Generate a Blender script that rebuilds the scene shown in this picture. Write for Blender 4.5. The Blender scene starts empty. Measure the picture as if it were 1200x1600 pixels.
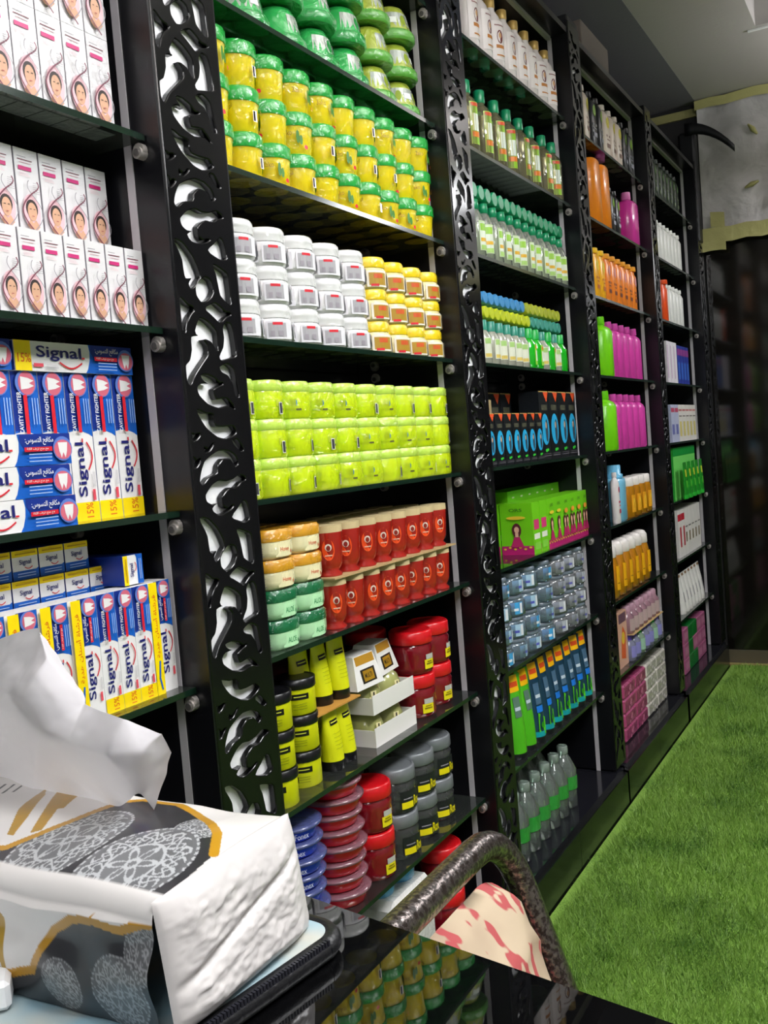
import bpy, math, random
from mathutils import Vector, Matrix, noise
R = random.Random(7)
PI = math.pi
H0 = 1.10                                   # eye height above the floor slab
sc = bpy.context.scene
COL = sc.collection

# ------------------------------------------------------------------ camera
cd = bpy.data.cameras.new('camera'); cam = bpy.data.objects.new('camera', cd); COL.objects.link(cam)
cd.sensor_fit = 'AUTO'; cd.sensor_width = 36.0; cd.lens = 1504.6 / 1600 * 36.0
cd.clip_start = 0.02; cd.clip_end = 50
yaw, pit, rol = 0.50946, -0.06222, -0.08035
F = Vector((-math.sin(yaw) * math.cos(pit), math.cos(yaw) * math.cos(pit), math.sin(pit)))
Rr = F.cross(Vector((0, 0, 1))).normalized(); U = Rr.cross(F)
R2 = Rr * math.cos(rol) + U * math.sin(rol); U2 = -Rr * math.sin(rol) + U * math.cos(rol)
cam.matrix_world = Matrix(((R2.x, U2.x, -F.x, 0.8), (R2.y, U2.y, -F.y, 0.0), (R2.z, U2.z, -F.z, H0), (0, 0, 0, 1)))
sc.camera = cam

# ------------------------------------------------------------------ world, light, exposure
sc.view_settings.view_transform = 'Standard'; sc.view_settings.look = 'None'
sc.view_settings.exposure = 0.0; sc.view_settings.gamma = 1.0
w = bpy.data.worlds.new('world'); sc.world = w; w.use_nodes = True
w.node_tree.nodes['Background'].inputs[0].default_value = (0.90, 0.94, 1.0, 1)
w.node_tree.nodes['Background'].inputs[1].default_value = 0.42
CEIL = H0 + 1.43
LAMPS = [(1.25, 0.30, 12), (1.25, 1.50, 25), (1.25, -0.95, 4), (1.15, 3.9, 14)]
DROP = 0.30                                 # made-up hanging depth of the lamps, leaving room for the fill light
def area(name, loc, size, power, rot=(0, 0, 0), col=(0.95, 0.97, 1.0)):
    l = bpy.data.lights.new(name, 'AREA'); l.energy = power; l.size = size; l.color = col
    o = bpy.data.objects.new(name, l); o.location = loc; o.rotation_euler = rot; COL.objects.link(o); return o
for (lx, ly, pw) in LAMPS:
    area('lamp_light', (lx, ly, CEIL - DROP - 0.035), 0.50, pw)
    area('ceiling_fill_light', (lx, ly, CEIL - DROP + 0.005), 0.50, (8 if ly > 3 else pw + 6) * 1.5, rot=(math.pi, 0, 0))  # added upward fill that brightens the ceiling, not a known source

# ------------------------------------------------------------------ materials
def lin(h):
    h = h.lstrip('#'); c = [int(h[i:i + 2], 16) / 255 for i in (0, 2, 4)]
    return tuple((x / 12.92 if x <= 0.04045 else ((x + 0.055) / 1.055) ** 2.4) for x in c) + (1,)
MC = {}
def mat(h, rough=0.45, metal=0.0, wrap=False, spec=0.5, coat=0.0, emit=0.0, bump=0.0, bscale=30, sss=0.0):
    key = (h, rough, metal, wrap, spec, coat, emit, bump, bscale, sss)
    if key in MC: return MC[key]
    m = bpy.data.materials.new('paint_' + h.strip('#')); m.use_nodes = True
    nt = m.node_tree; b = nt.nodes['Principled BSDF']
    b.inputs['Base Color'].default_value = lin(h); b.inputs['Roughness'].default_value = rough
    b.inputs['Metallic'].default_value = metal; b.inputs['Specular IOR Level'].default_value = spec
    b.inputs['Coat Weight'].default_value = coat
    if emit: b.inputs['Emission Color'].default_value = lin(h); b.inputs['Emission Strength'].default_value = emit
    if sss:
        b.inputs['Subsurface Weight'].default_value = sss; b.inputs['Subsurface Radius'].default_value = (1.0, 0.9, 0.3); b.inputs['Subsurface Scale'].default_value = 0.035
    if wrap or bump:
        tc = nt.nodes.new('ShaderNodeTexCoord'); n = nt.nodes.new('ShaderNodeTexNoise'); bp = nt.nodes.new('ShaderNodeBump')
        oi = nt.nodes.new('ShaderNodeObjectInfo'); ad = nt.nodes.new('ShaderNodeVectorMath'); ad.operation = 'ADD'
        nt.links.new(tc.outputs['Object'], ad.inputs[0]); nt.links.new(oi.outputs['Location'], ad.inputs[1])
        nt.links.new(ad.outputs[0], n.inputs['Vector']); nt.links.new(n.outputs['Fac'], bp.inputs['Height'])
        n.inputs['Scale'].default_value = 38 if wrap else bscale; n.inputs['Detail'].default_value = 3
        n.inputs['Distortion'].default_value = 1.4 if wrap else 0
        bp.inputs['Strength'].default_value = 1.0; bp.inputs['Distance'].default_value = 0.010 if wrap else bump
        if wrap:
            b.inputs['Coat Weight'].default_value = 1; b.inputs['Coat Roughness'].default_value = 0.045
            b.inputs['Coat IOR'].default_value = 1.6
            nt.links.new(bp.outputs[0], b.inputs['Coat Normal'])
        else: nt.links.new(bp.outputs[0], b.inputs['Normal'])
    MC[key] = m; return m
def clear(h, k=0.8, rough=0.05, ior=1.45, gl=1.0):
    """thin clear plastic / glass: tinted transparency plus a fresnel sheen"""
    key = ('clear', h, k, rough, ior, gl)
    if key in MC: return MC[key]
    m = bpy.data.materials.new('clear_' + h.strip('#')); m.use_nodes = True; nt = m.node_tree; nt.nodes.clear()
    o = nt.nodes.new('ShaderNodeOutputMaterial'); t = nt.nodes.new('ShaderNodeBsdfTransparent'); d = nt.nodes.new('ShaderNodeBsdfPrincipled')
    mx = nt.nodes.new('ShaderNodeMixShader'); g = nt.nodes.new('ShaderNodeBsdfGlossy'); m2 = nt.nodes.new('ShaderNodeMixShader'); fr = nt.nodes.new('ShaderNodeFresnel')
    t.inputs[0].default_value = lin(h); d.inputs['Base Color'].default_value = lin(h); d.inputs['Roughness'].default_value = 0.3
    g.inputs['Roughness'].default_value = rough; fr.inputs[0].default_value = ior; g.inputs[0].default_value = (gl, gl, gl, 1)
    mx.inputs[0].default_value = k
    nt.links.new(d.outputs[0], mx.inputs[1]); nt.links.new(t.outputs[0], mx.inputs[2])
    nt.links.new(fr.outputs[0], m2.inputs[0]); nt.links.new(mx.outputs[0], m2.inputs[1]); nt.links.new(g.outputs[0], m2.inputs[2])
    nt.links.new(m2.outputs[0], o.inputs[0]); MC[key] = m; return m

# ------------------------------------------------------------------ mesh collector
def zmap(n): return n
class MB:
    def __init__(s): s.v = []; s.f = []; s.mi = []; s.mats = []; s.sm = []
    def slot(s, m):
        if m not in s.mats: s.mats.append(m)
        return s.mats.index(m)
    def add(s, vs, fs, m, smooth=False):
        b = len(s.v); k = s.slot(m); s.v += [tuple(p) for p in vs]
        for f in fs: s.f.append([b + i for i in f]); s.mi.append(k); s.sm.append(smooth)
    def box(s, x0, x1, y0, y1, z0, z1, m, bev=0.0, skip=()):
        if bev:
            prof = [(z0, bev), (z0 + bev, 0), (z1 - bev, 0), (z1, bev)]; rings = []
            vs = []
            for z, i in prof:
                for (cx, cy, a0) in ((x1 - bev, y1 - bev, 0), (x0 + bev, y1 - bev, 1), (x0 + bev, y0 + bev, 2), (x1 - bev, y0 + bev, 3)):
                    for q in (0, 1):
                        a = (a0 + q) * PI / 2; r = bev - i
                        vs.append((cx + r * math.cos(a), cy + r * math.sin(a), z))
            fs = []
            for k in range(3):
                for i in range(8): fs.append((k * 8 + i, k * 8 + (i + 1) % 8, k * 8 + 8 + (i + 1) % 8, k * 8 + 8 + i))
            fs.append(tuple(range(7, -1, -1))); fs.append(tuple(range(24, 32)))
            s.add(vs, fs, m); return s
        vs = [(x0, y0, z0), (x1, y0, z0), (x1, y1, z0), (x0, y1, z0), (x0, y0, z1), (x1, y0, z1), (x1, y1, z1), (x0, y1, z1)]
        fs = [(0, 3, 2, 1), (4, 5, 6, 7), (0, 1, 5, 4), (1, 2, 6, 5), (2, 3, 7, 6), (3, 0, 4, 7)]
        s.add(vs, [f for i, f in enumerate(fs) if i not in skip], m); return s
    def lathe(s, prof, m, seg=20, cx=0, cy=0, sq=2.0, sx=1.0, sy=1.0, cap0=True, cap1=True, ribs=0, rib=0.0, smooth=True):
        vs = []; n = len(prof)
        for (r, z) in prof:
            for i in range(seg):
                a = 2 * PI * i / seg; c, q = math.cos(a), math.sin(a)
                k = (abs(c) ** sq + abs(q) ** sq) ** (-1 / sq)
                rr = r * k * (1 - (rib if (ribs and i % 2) else 0))
                vs.append((cx + rr * c * sx, cy + rr * q * sy, z))
        fs = [(j * seg + i, j * seg + (i + 1) % seg, (j + 1) * seg + (i + 1) % seg, (j + 1) * seg + i) for j in range(n - 1) for i in range(seg)]
        s.add(vs, fs, m, smooth)
        if cap0: s.add(vs[:seg], [tuple(range(seg - 1, -1, -1))], m)
        if cap1: s.add(vs[-seg:], [tuple(range(seg))], m)
        return s
    def tube(s, pts, rad, m, seg=10, caps=True):
        P = [Vector(p) for p in pts]; vs = []; n = len(P); up = Vector((0.13, 0.21, 0.97))
        for i, p in enumerate(P):
            t = (P[min(i + 1, n - 1)] - P[max(i - 1, 0)]).normalized()
            a = t.cross(up).normalized(); b = a.cross(t)
            r = rad[i] if isinstance(rad, (list, tuple)) else rad
            for k in range(seg): vs.append(p + a * r * math.cos(2 * PI * k / seg) + b * r * math.sin(2 * PI * k / seg))
        fs = [(j * seg + i, j * seg + (i + 1) % seg, (j + 1) * seg + (i + 1) % seg, (j + 1) * seg + i) for j in range(n - 1) for i in range(seg)]
        s.add(vs, fs, m, True)
        if caps: s.add(vs[:seg], [tuple(range(seg))], m); s.add(vs[-seg:], [tuple(range(seg - 1, -1, -1))], m)
        return s
    def build(s, name, parent=None):
        me = bpy.data.meshes.new(name); me.from_pydata(s.v, [], s.f)
        for m in s.mats: me.materials.append(m)
        me.polygons.foreach_set('material_index', s.mi); me.polygons.foreach_set('use_smooth', s.sm); me.update()
        o = bpy.data.objects.new(name, me); COL.objects.link(o)
        if parent is not None: o.parent = parent
        return o
def thing(name, label=None, cat=None, loc=(0, 0, 0), rz=0, group=None):
    o = bpy.data.objects.new(name, None); COL.objects.link(o); o.empty_display_size = 0.02
    o.location = loc; o.rotation_euler = (0, 0, rz); tag(o, label, cat, group); return o
def tag(o, label=None, cat=None, group=None, kind=None):
    if label: o['label'] = label
    if cat: o['category'] = cat
    if group: o['group'] = group
    if kind: o['kind'] = kind
    return o
KIDS = {}
def kids(o):
    if o.name not in KIDS: KIDS[o.name] = [c for c in COL.objects if c.parent == o]
    return KIDS[o.name]
USED = set()
def put(proto, x, y, z, rz=0.0, label=None, group=None, tilt=None, s=None):
    """first call places the prototype itself, later calls place copies with copies of every part"""
    ch = kids(proto); sub = {c.name: kids(c) for c in ch}
    if proto.name not in USED: USED.add(proto.name); o = proto
    else:
        o = proto.copy(); COL.objects.link(o)
        for c in ch:
            d = c.copy(); COL.objects.link(d); d.parent = o
            for g in sub[c.name]:
                e = g.copy(); COL.objects.link(e); e.parent = d
    o.location = (x, y, z + H0); o.rotation_euler = (tilt[0] if tilt else 0, tilt[1] if tilt else 0, rz)
    if s: o.scale = (s, s, s) if not isinstance(s, tuple) else s
    if label: o['label'] = label
    if group: o['group'] = group
    return o
ORD = ['first', 'second', 'third', 'fourth', 'fifth', 'sixth', 'seventh', 'eighth', 'ninth', 'tenth', 'eleventh', 'twelfth',
       'thirteenth', 'fourteenth', 'fifteenth', 'sixteenth', 'seventeenth', 'eighteenth', 'nineteenth', 'twentieth', 'twenty-first', 'twenty-second']
def od(i, n):
    if i == 0: return 'leftmost'
    if i == n - 1: return 'rightmost'
    return ORD[i] + ' from left'
def tr(k, n):
    if n == 1: return ''
    if n == 2: return ('bottom', 'top')[k]
    if n == 3: return ('bottom', 'middle', 'top')[k]
    return ('bottom', 'second', 'third', 'fourth', 'fifth', 'sixth', 'seventh')[k] if k < n - 1 else 'top'

# ------------------------------------------------------------------ lettering and flat artwork
TX = {}
AR = {'\u0627': ('FE8D', 'FE8E', None, None), '\u0623': ('FE83', 'FE84', None, None), '\u0644': ('FEDD', 'FEDE', 'FEDF', 'FEE0'),
      '\u0645': ('FEE1', 'FEE2', 'FEE3', 'FEE4'), '\u0643': ('FED9', 'FEDA', 'FEDB', 'FEDC'), '\u0641': ('FED1', 'FED2', 'FED3', 'FED4'),
      '\u062d': ('FEA1', 'FEA2', 'FEA3', 'FEA4'), '\u062a': ('FE95', 'FE96', 'FE97', 'FE98'), '\u0633': ('FEB1', 'FEB2', 'FEB3', 'FEB4'),
      '\u0648': ('FEED', 'FEEE', None, None), '\u0646': ('FEE5', 'FEE6', 'FEE7', 'FEE8'), '\u0632': ('FEAF', 'FEB0', None, None),
      '\u064a': ('FEF1', 'FEF2', 'FEF3', 'FEF4'), '\u0639': ('FEC9', 'FECA', 'FECB', 'FECC'), '\u0629': ('FE93', 'FE94', None, None),
      '\u062b': ('FE99', 'FE9A', 'FE9B', 'FE9C'), '\u0631': ('FEAD', 'FEAE', None, None), '\u0634': ('FEB5', 'FEB6', 'FEB7', 'FEB8'),
      '\u0647': ('FEE9', 'FEEA', 'FEEB', 'FEEC'), '\u062f': ('FEA9', 'FEAA', None, None)}
def shape_ar(t):
    if not any(c in AR for c in t): return t
    out = []
    for i, c in enumerate(t):
        if c not in AR: out.append(c); continue
        prev = i > 0 and t[i - 1] in AR and AR[t[i - 1]][2] is not None
        nxt = i < len(t) - 1 and t[i + 1] in AR and AR[c][2] is not None
        k = 3 if (prev and nxt) else 1 if prev else 2 if nxt else 0
        out.append(chr(int(AR[c][k] or AR[c][1 if prev else 0], 16)))
    return ''.join(reversed(out))
def glyphs(t, bold=0.0):
    if (t, bold) in TX: return TX[(t, bold)]
    c = bpy.data.curves.new('glyphs', 'FONT'); c.body = shape_ar(t); c.resolution_u = 3; c.offset = bold * 0.4
    o = bpy.data.objects.new('glyphs', c); COL.objects.link(o)
    m = bpy.data.meshes.new_from_object(o.evaluated_get(bpy.context.evaluated_depsgraph_get()))
    vs = [(v.co.x, v.co.y) for v in m.vertices]; fs = [tuple(p.vertices) for p in m.polygons]
    x0 = min(v[0] for v in vs); x1 = max(v[0] for v in vs); y0 = min(v[1] for v in vs); y1 = max(v[1] for v in vs)
    vs = [((x - x0), (y - y0)) for x, y in vs]
    bpy.data.objects.remove(o); bpy.data.meshes.remove(m)
    TX[(t, bold)] = (vs, fs, x1 - x0, y1 - y0); return TX[(t, bold)]
class Art:
    """flat shapes laid on a face; f maps (u, v, lift) to a point"""
    def __init__(s, mb, f): s.mb = mb; s.f = f; s.k = 0.00025; s.lay = 0
    def up(s): s.lay += 1; return s
    def poly(s, pts, m):
        s.lay += 1; l = s.k * s.lay
        s.mb.add([s.f(u, v, l) for u, v in pts], [tuple(range(len(pts)))], m)
    def rect(s, u0, u1, v0, v1, m, n=1):
        s.lay += 1; l = s.k * s.lay; vs = []
        for i in range(n + 1):
            u = u0 + (u1 - u0) * i / n; vs += [s.f(u, v0, l), s.f(u, v1, l)]
        s.mb.add(vs, [(2 * i, 2 * i + 2, 2 * i + 3, 2 * i + 1) for i in range(n)], m)
    def ell(s, u, v, a, b, m, seg=18, a0=0, a1=2 * PI):
        s.lay += 1; l = s.k * s.lay; full = abs(a1 - a0 - 2 * PI) < 1e-6; n = seg if full else seg + 1
        s.mb.add([s.f(u + a * math.cos(a0 + (a1 - a0) * i / seg), v + b * math.sin(a0 + (a1 - a0) * i / seg), l) for i in range(n)], [tuple(range(n))], m)
    def line(s, pts, wd, m):
        s.lay += 1; l = s.k * s.lay; vs = []; n = len(pts)
        for i, (u, v) in enumerate(pts):
            a = pts[max(i - 1, 0)]; b = pts[min(i + 1, n - 1)]; dx, dy = b[0] - a[0], b[1] - a[1]; q = math.hypot(dx, dy) or 1
            vs += [s.f(u - dy / q * wd / 2, v + dx / q * wd / 2, l), s.f(u + dy / q * wd / 2, v - dx / q * wd / 2, l)]
        s.mb.add(vs, [(2 * i, 2 * i + 1, 2 * i + 3, 2 * i + 2) for i in range(n - 1)], m)
    def text(s, t, u, v, wd, ht, m, bold=0.02, rot=False):
        s.lay += 1; l = s.k * s.lay; vs, fs, tw, th = glyphs(t, bold); kx = wd / tw; ky = ht / th
        if rot: s.mb.add([s.f(u - y * ky, v + x * kx, l) for x, y in vs], fs, m)
        else: s.mb.add([s.f(u + x * kx, v + y * ky, l) for x, y in vs], fs, m)
def flat(x, y0, z0): return lambda u, v, l: (x + l, y0 + u, z0 + v)
def flat_l(y, x0, z0): return lambda u, v, l: (x0 + u, y - l, z0 + v)      # a face turned to -y, u runs towards +x
def wrapc(r, ang, z0, sx=1.0, sy=1.0): return lambda u, v, l: ((r + l) * math.cos(ang + u / r) * sx, (r + l) * math.sin(ang + u / r) * sy, z0 + v)

# ------------------------------------------------------------------ palette
BLK = mat('#0b0b0e', 0.16, spec=0.42); BLKS = mat('#101014', 0.28); WHITE = mat('#f0f0f0', 0.4); SILV = mat('#bab6ba', 0.35)
ZS = [-0.980, -0.7455, -0.518, -0.286, -0.0577, 0.1739, 0.4123, 0.6446, 0.8829]
ZT = 1.112
BAYS = [(0.205, 0.945), (1.080, 1.815), (1.934, 2.690), (2.795, 3.553), (3.641, 4.423)]
PILL = [(0.945, 1.080), (1.815, 1.934), (2.690, 2.795), (3.553, 3.641), (4.423, 4.53)]
BACK = -0.25
def srf(k): return ZS[k] + 0.004

# ------------------------------------------------------------------ the room
def structure(mb, name): return tag(mb.build(name), kind='structure')
m = MB(); m.box(-0.40, 2.6, -1.6, 5.2, -0.10, 0.0, mat('#5c5648', 0.35)); structure(m, 'floor')
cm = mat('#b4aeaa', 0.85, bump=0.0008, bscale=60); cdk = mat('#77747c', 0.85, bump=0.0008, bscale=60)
m = MB(); c0 = CEIL
rx0, rx1, ry0, ry1 = 0.345, 0.95, 2.9, 3.86
for (a, b, c, d) in ((0.0, rx0, -1.6, 4.6), (rx1, 2.6, -1.6, 4.6), (rx0, rx1, -1.6, ry0), (rx0, rx1, ry1, 4.6)): m.box(a, b, c, d, c0, c0 + 0.05, cm)
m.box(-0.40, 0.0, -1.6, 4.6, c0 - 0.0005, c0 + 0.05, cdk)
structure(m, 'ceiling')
m = MB(); dn = mat('#2b3242', 0.6, bump=0.01, bscale=14)
m.box(rx0 - 0.02, rx0, ry0, ry1, c0 + .05, c0 + 0.25, cm); m.box(rx1, rx1 + .02, ry0, ry1, c0 + .05, c0 + 0.25, cm)
m.box(rx0, rx1, ry0 - .02, ry0, c0 + .05, c0 + 0.25, cm); m.box(rx0, rx1, ry1, ry1 + .02, c0 + .05, c0 + 0.25, cm); m.box(rx0 - .02, rx1 + .02, ry0 - .02, ry1 + .02, c0 + 0.25, c0 + 0.27, dn)
m.box(rx0 - 0.03, rx1 + .03, ry1 + .022, ry1 + 0.032, c0 - 0.006, c0 - 0.0005, WHITE)
structure(m, 'trim_1')
m = MB(); m.box(-0.40, -0.30, -1.6, 4.6, 0, c0, mat('#3a3a3e', 0.8)); structure(m, 'wall_left')
m = MB(); m.box(2.6, 2.7, -1.6, 4.6, 0, c0, mat('#8f8c88', 0.8)); structure(m, 'wall_right')
# end wall: dark polished panels that mirror the shelves
gl = mat('#14120f', 0.09, spec=0.9); m = MB(); YE = 4.56
m.box(-0.40, 2.7, YE + 0.02, YE + 0.12, 0, c0, mat('#2b2a2a', 0.6)); structure(m, 'wall_end')
m = MB()
for k in range(6):
    a = 0.0 + k * 0.42; m.box(a + 0.003, a + 0.417, YE, YE + 0.02, 0.07, H0 + 1.2, gl)
structure(m, 'trim_2')
m = MB(); m.box(-0.02, 2.6, YE - 0.012, YE + 0.02, 0.0, 0.07, mat('#5d5545', 0.4)); m.box(0.0, 2.6, YE - 0.05, YE - 0.012, 0.0, 0.012, mat('#9c8a55', 0.5)); structure(m, 'baseboard_end')

# paper sheeting taped over the top of the end wall
tn = bpy.data.materials.new('sheeting'); tn.use_nodes = True; nt = tn.node_tree; b = nt.nodes['Principled BSDF']
tc = nt.nodes.new('ShaderNodeTexCoord'); n1 = nt.nodes.new('ShaderNodeTexNoise'); cr = nt.nodes.new('ShaderNodeValToRGB'); bp = nt.nodes.new('ShaderNodeBump')
nt.links.new(tc.outputs['Object'], n1.inputs['Vector']); nt.links.new(n1.outputs['Fac'], cr.inputs[0]); nt.links.new(cr.outputs[0], b.inputs['Base Color'])
nt.links.new(n1.outputs['Fac'], bp.inputs['Height']); nt.links.new(bp.outputs[0], b.inputs['Normal']); bp.inputs['Distance'].default_value = 0.02
n1.inputs['Scale'].default_value = 7; n1.inputs['Detail'].default_value = 4; n1.inputs['Distortion'].default_value = 0.2
cr.color_ramp.elements[0].position = 0.35; cr.color_ramp.elements[0].color = lin('#a9a6a4'); cr.color_ramp.elements[1].position = 0.65; cr.color_ramp.elements[1].color = lin('#c4c0c0')
b.inputs['Roughness'].default_value = 0.5
m = MB(); nx, nz = 60, 30; vs = []
xa, xb, za, zb = 0.005, 1.5, 0.83, 1.425
for j in range(nz + 1):
    for i in range(nx + 1):
        x = xa + (xb - xa) * i / nx; z = za + (zb - za) * j / nz
        if j == 0: z += 0.012 * math.sin(x * 19) + 0.02 * (noise.noise(Vector((x * 9, 3, 1))))
        vs.append((x, YE - 0.028 + 0.012 * noise.noise(Vector((x * 6, z * 5, 2))) + 0.006 * math.sin(x * 30), H0 + z))
m.add(vs, [(j * (nx + 1) + i, j * (nx + 1) + i + 1, (j + 1) * (nx + 1) + i + 1, (j + 1) * (nx + 1) + i) for j in range(nz) for i in range(nx)], tn, True)
sh = thing('masking_sheet', 'crumpled pale paper sheeting taped over the upper end wall', 'paper sheet')
m.build('sheet', sh)
ty = mat('#aaa56a', 0.5, bump=0.004, bscale=25)
for (x0, x1, z0, z1) in ((0.0, 1.5, 1.385, 1.425), (0.0, 1.5, 0.800, 0.865), (-0.02, 0.10, 0.765, 0.81), (0.04, 0.10, 0.865, 0.93)):
    m = MB(); n = 24; vs = []
    for i in range(n + 1):
        x = x0 + (x1 - x0) * i / n
        for z in (z0, z1): vs.append((x, YE - 0.048 + 0.002 * math.sin(x * 40), H0 + z + 0.008 * noise.noise(Vector((x * 14, z * 3, 5)))))
    m.add(vs, [(2 * i, 2 * i + 2, 2 * i + 3, 2 * i + 1) for i in range(n)], ty, True); tp = m.build('tape', sh); tp['label'] = 'yellowish masking tape along the sheet edge'
m = MB(); m.box(-0.33, -0.0, YE + 0.005, YE + 0.018, H0 + 1.375, H0 + 1.41, ty); tag(m.build('masking_tape'), 'dull yellow tape strip in the dark corner above the far shelves', 'tape')
for (x, z, a) in ((0.22, 1.02, .3), (0.30, 0.94, 1.2), (0.235, 1.25, 2.2)):
    m = MB(); m.tube([(x - .03 * math.cos(a), YE - .05, H0 + z - .03 * math.sin(a)), (x, YE - 0.052, H0 + z), (x + .03 * math.cos(a), YE - .05, H0 + z + .03 * math.sin(a))], [.004, .012, .004], ty, 6)
    tag(m.build('tape_scrap', sh))
# unidentified dark form beside the sheet: an upright and a curved piece
fb = thing('dark_curved_form', 'unidentified black curved shape sticking out beside the last shelf top', 'bracket', (-0.03, YE - 0.14, H0 + 1.20))
m = MB(); m.box(-0.035, 0.035, 0.02, 0.10, -0.40, 0.08, mat('#0c0c12', 0.5), bev=0.01); m.build('dark_upright', fb)
m = MB(); vs = []
for i in range(9):
    t = i / 8; x = 0.0 + 0.20 * t; zt = 0.11 - 0.13 * t * t; zb_ = zt - 0.05 + 0.02 * t
    for yy in (0.0, 0.012): vs += [(x, yy, zb_), (x, yy, zt)]
fs = []
for i in range(8):
    a = 4 * i; fs += [(a, a + 4, a + 5, a + 1), (a + 2, a + 3, a + 7, a + 6), (a + 1, a + 5, a + 7, a + 3), (a, a + 2, a + 6, a + 4)]
fs += [(0, 1, 3, 2), (32, 34, 35, 33)]
m.add(vs, fs, mat('#0c0c12', 0.5), True); m.build('blade', fb)
# ceiling lamps (outside the frame, they light the place)
for i, (lx, ly, pw) in enumerate(LAMPS):
    t = thing('ceiling_light', 'square white ceiling light panel above the ' + ('counter', 'middle of the aisle', 'space behind the counter', 'far aisle')[i], 'ceiling light', (lx, ly, CEIL - DROP), 0, 'ceiling light panels')
    m = MB(); 
    for (a, b_, c, d) in ((-.28, .28, -.28, -.26), (-.28, .28, .26, .28), (-.28, -.26, -.26, .26), (.26, .28, -.26, .26)): m.box(a, b_, c, d, -0.03, -0.001, WHITE)
    m.build('frame', t); m = MB(); m.box(-.26, .26, -.26, .26, -0.02, -0.01, mat('#ffffff', 0.6, emit=6.0)); m.build('diffuser', t)
    m = MB(); m.tube([(-.27, 0, -.002), (-.27, 0, DROP)], .003, SILV, 6); m.tube([(.27, 0, -.002), (.27, 0, DROP)], .003, SILV, 6); m.build('cable', t)  # cords that go with the made-up drop

# grass
gm = bpy.data.materials.new('turf'); gm.use_nodes = True; nt = gm.node_tree; b = nt.nodes['Principled BSDF']
tc = nt.nodes.new('ShaderNodeTexCoord'); n1 = nt.nodes.new('ShaderNodeTexNoise'); n2 = nt.nodes.new('ShaderNodeTexNoise'); mxv = nt.nodes.new('ShaderNodeMath'); mxv.operation = 'ADD'; cr = nt.nodes.new('ShaderNodeValToRGB')
nt.links.new(tc.outputs['Object'], n1.inputs['Vector']); nt.links.new(tc.outputs['Object'], n2.inputs['Vector'])
n1.inputs['Scale'].default_value = 5; n2.inputs['Scale'].default_value = 220
nt.links.new(n1.outputs['Fac'], mxv.inputs[0]); nt.links.new(n2.outputs['Fac'], mxv.inputs[1]); nt.links.new(mxv.outputs[0], cr.inputs[0])
cr.color_ramp.elements[0].position = 0.75; cr.color_ramp.elements[0].color = lin('#42701f'); cr.color_ramp.elements[1].position = 1.2 / 1.0 if False else 1.0; cr.color_ramp.elements[1].color = lin('#86ad48')
nt.links.new(cr.outputs[0], b.inputs['Base Color']); b.inputs['Roughness'].default_value = 0.55
try: b.inputs['Subsurface Weight'].default_value = 0
except Exception: pass
m = MB(); m.box(0.022, 2.5, -1.5, 4.50, 0.0, 0.012, gm); structure(m, 'floor_turf')
m = MB(); vs = []; fs = []
def blades(x0, x1, y0, y1, n, ln, wd):
    for i in range(n):
        x = R.uniform(x0, x1); y = R.uniform(y0, y1); a = R.uniform(0, 2 * PI); q = R.uniform(0, 2 * PI); t = R.uniform(0.2, 0.95) * ln
        k = len(vs); c, s_ = math.cos(a) * wd, math.sin(a) * wd; h = ln * R.uniform(0.5, 1.0)
        vs.extend([(x - c, y - s_, 0.010), (x + c, y + s_, 0.010), (x + math.cos(q) * t, y + math.sin(q) * t, 0.012 + h)]); fs.append((k, k + 1, k + 2))
blades(0.048, 0.75, 0.75, 2.2, 85000, 0.026, 0.0011); blades(0.048, 0.75, 2.2, 3.3, 42000, 0.026, 0.0014); blades(0.048, 0.75, 3.3, 4.48, 26000, 0.026, 0.0018); blades(0.75, 1.5, 0.6, 4.45, 90000, 0.026, 0.0016); blades(1.5, 2.45, 0.6, 4.45, 50000, 0.026, 0.0022)
m.add(vs, fs, gm)
tag(m.build('artificial_grass'), 'bright green artificial grass carpet covering the shop floor', 'grass', kind='stuff')

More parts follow.
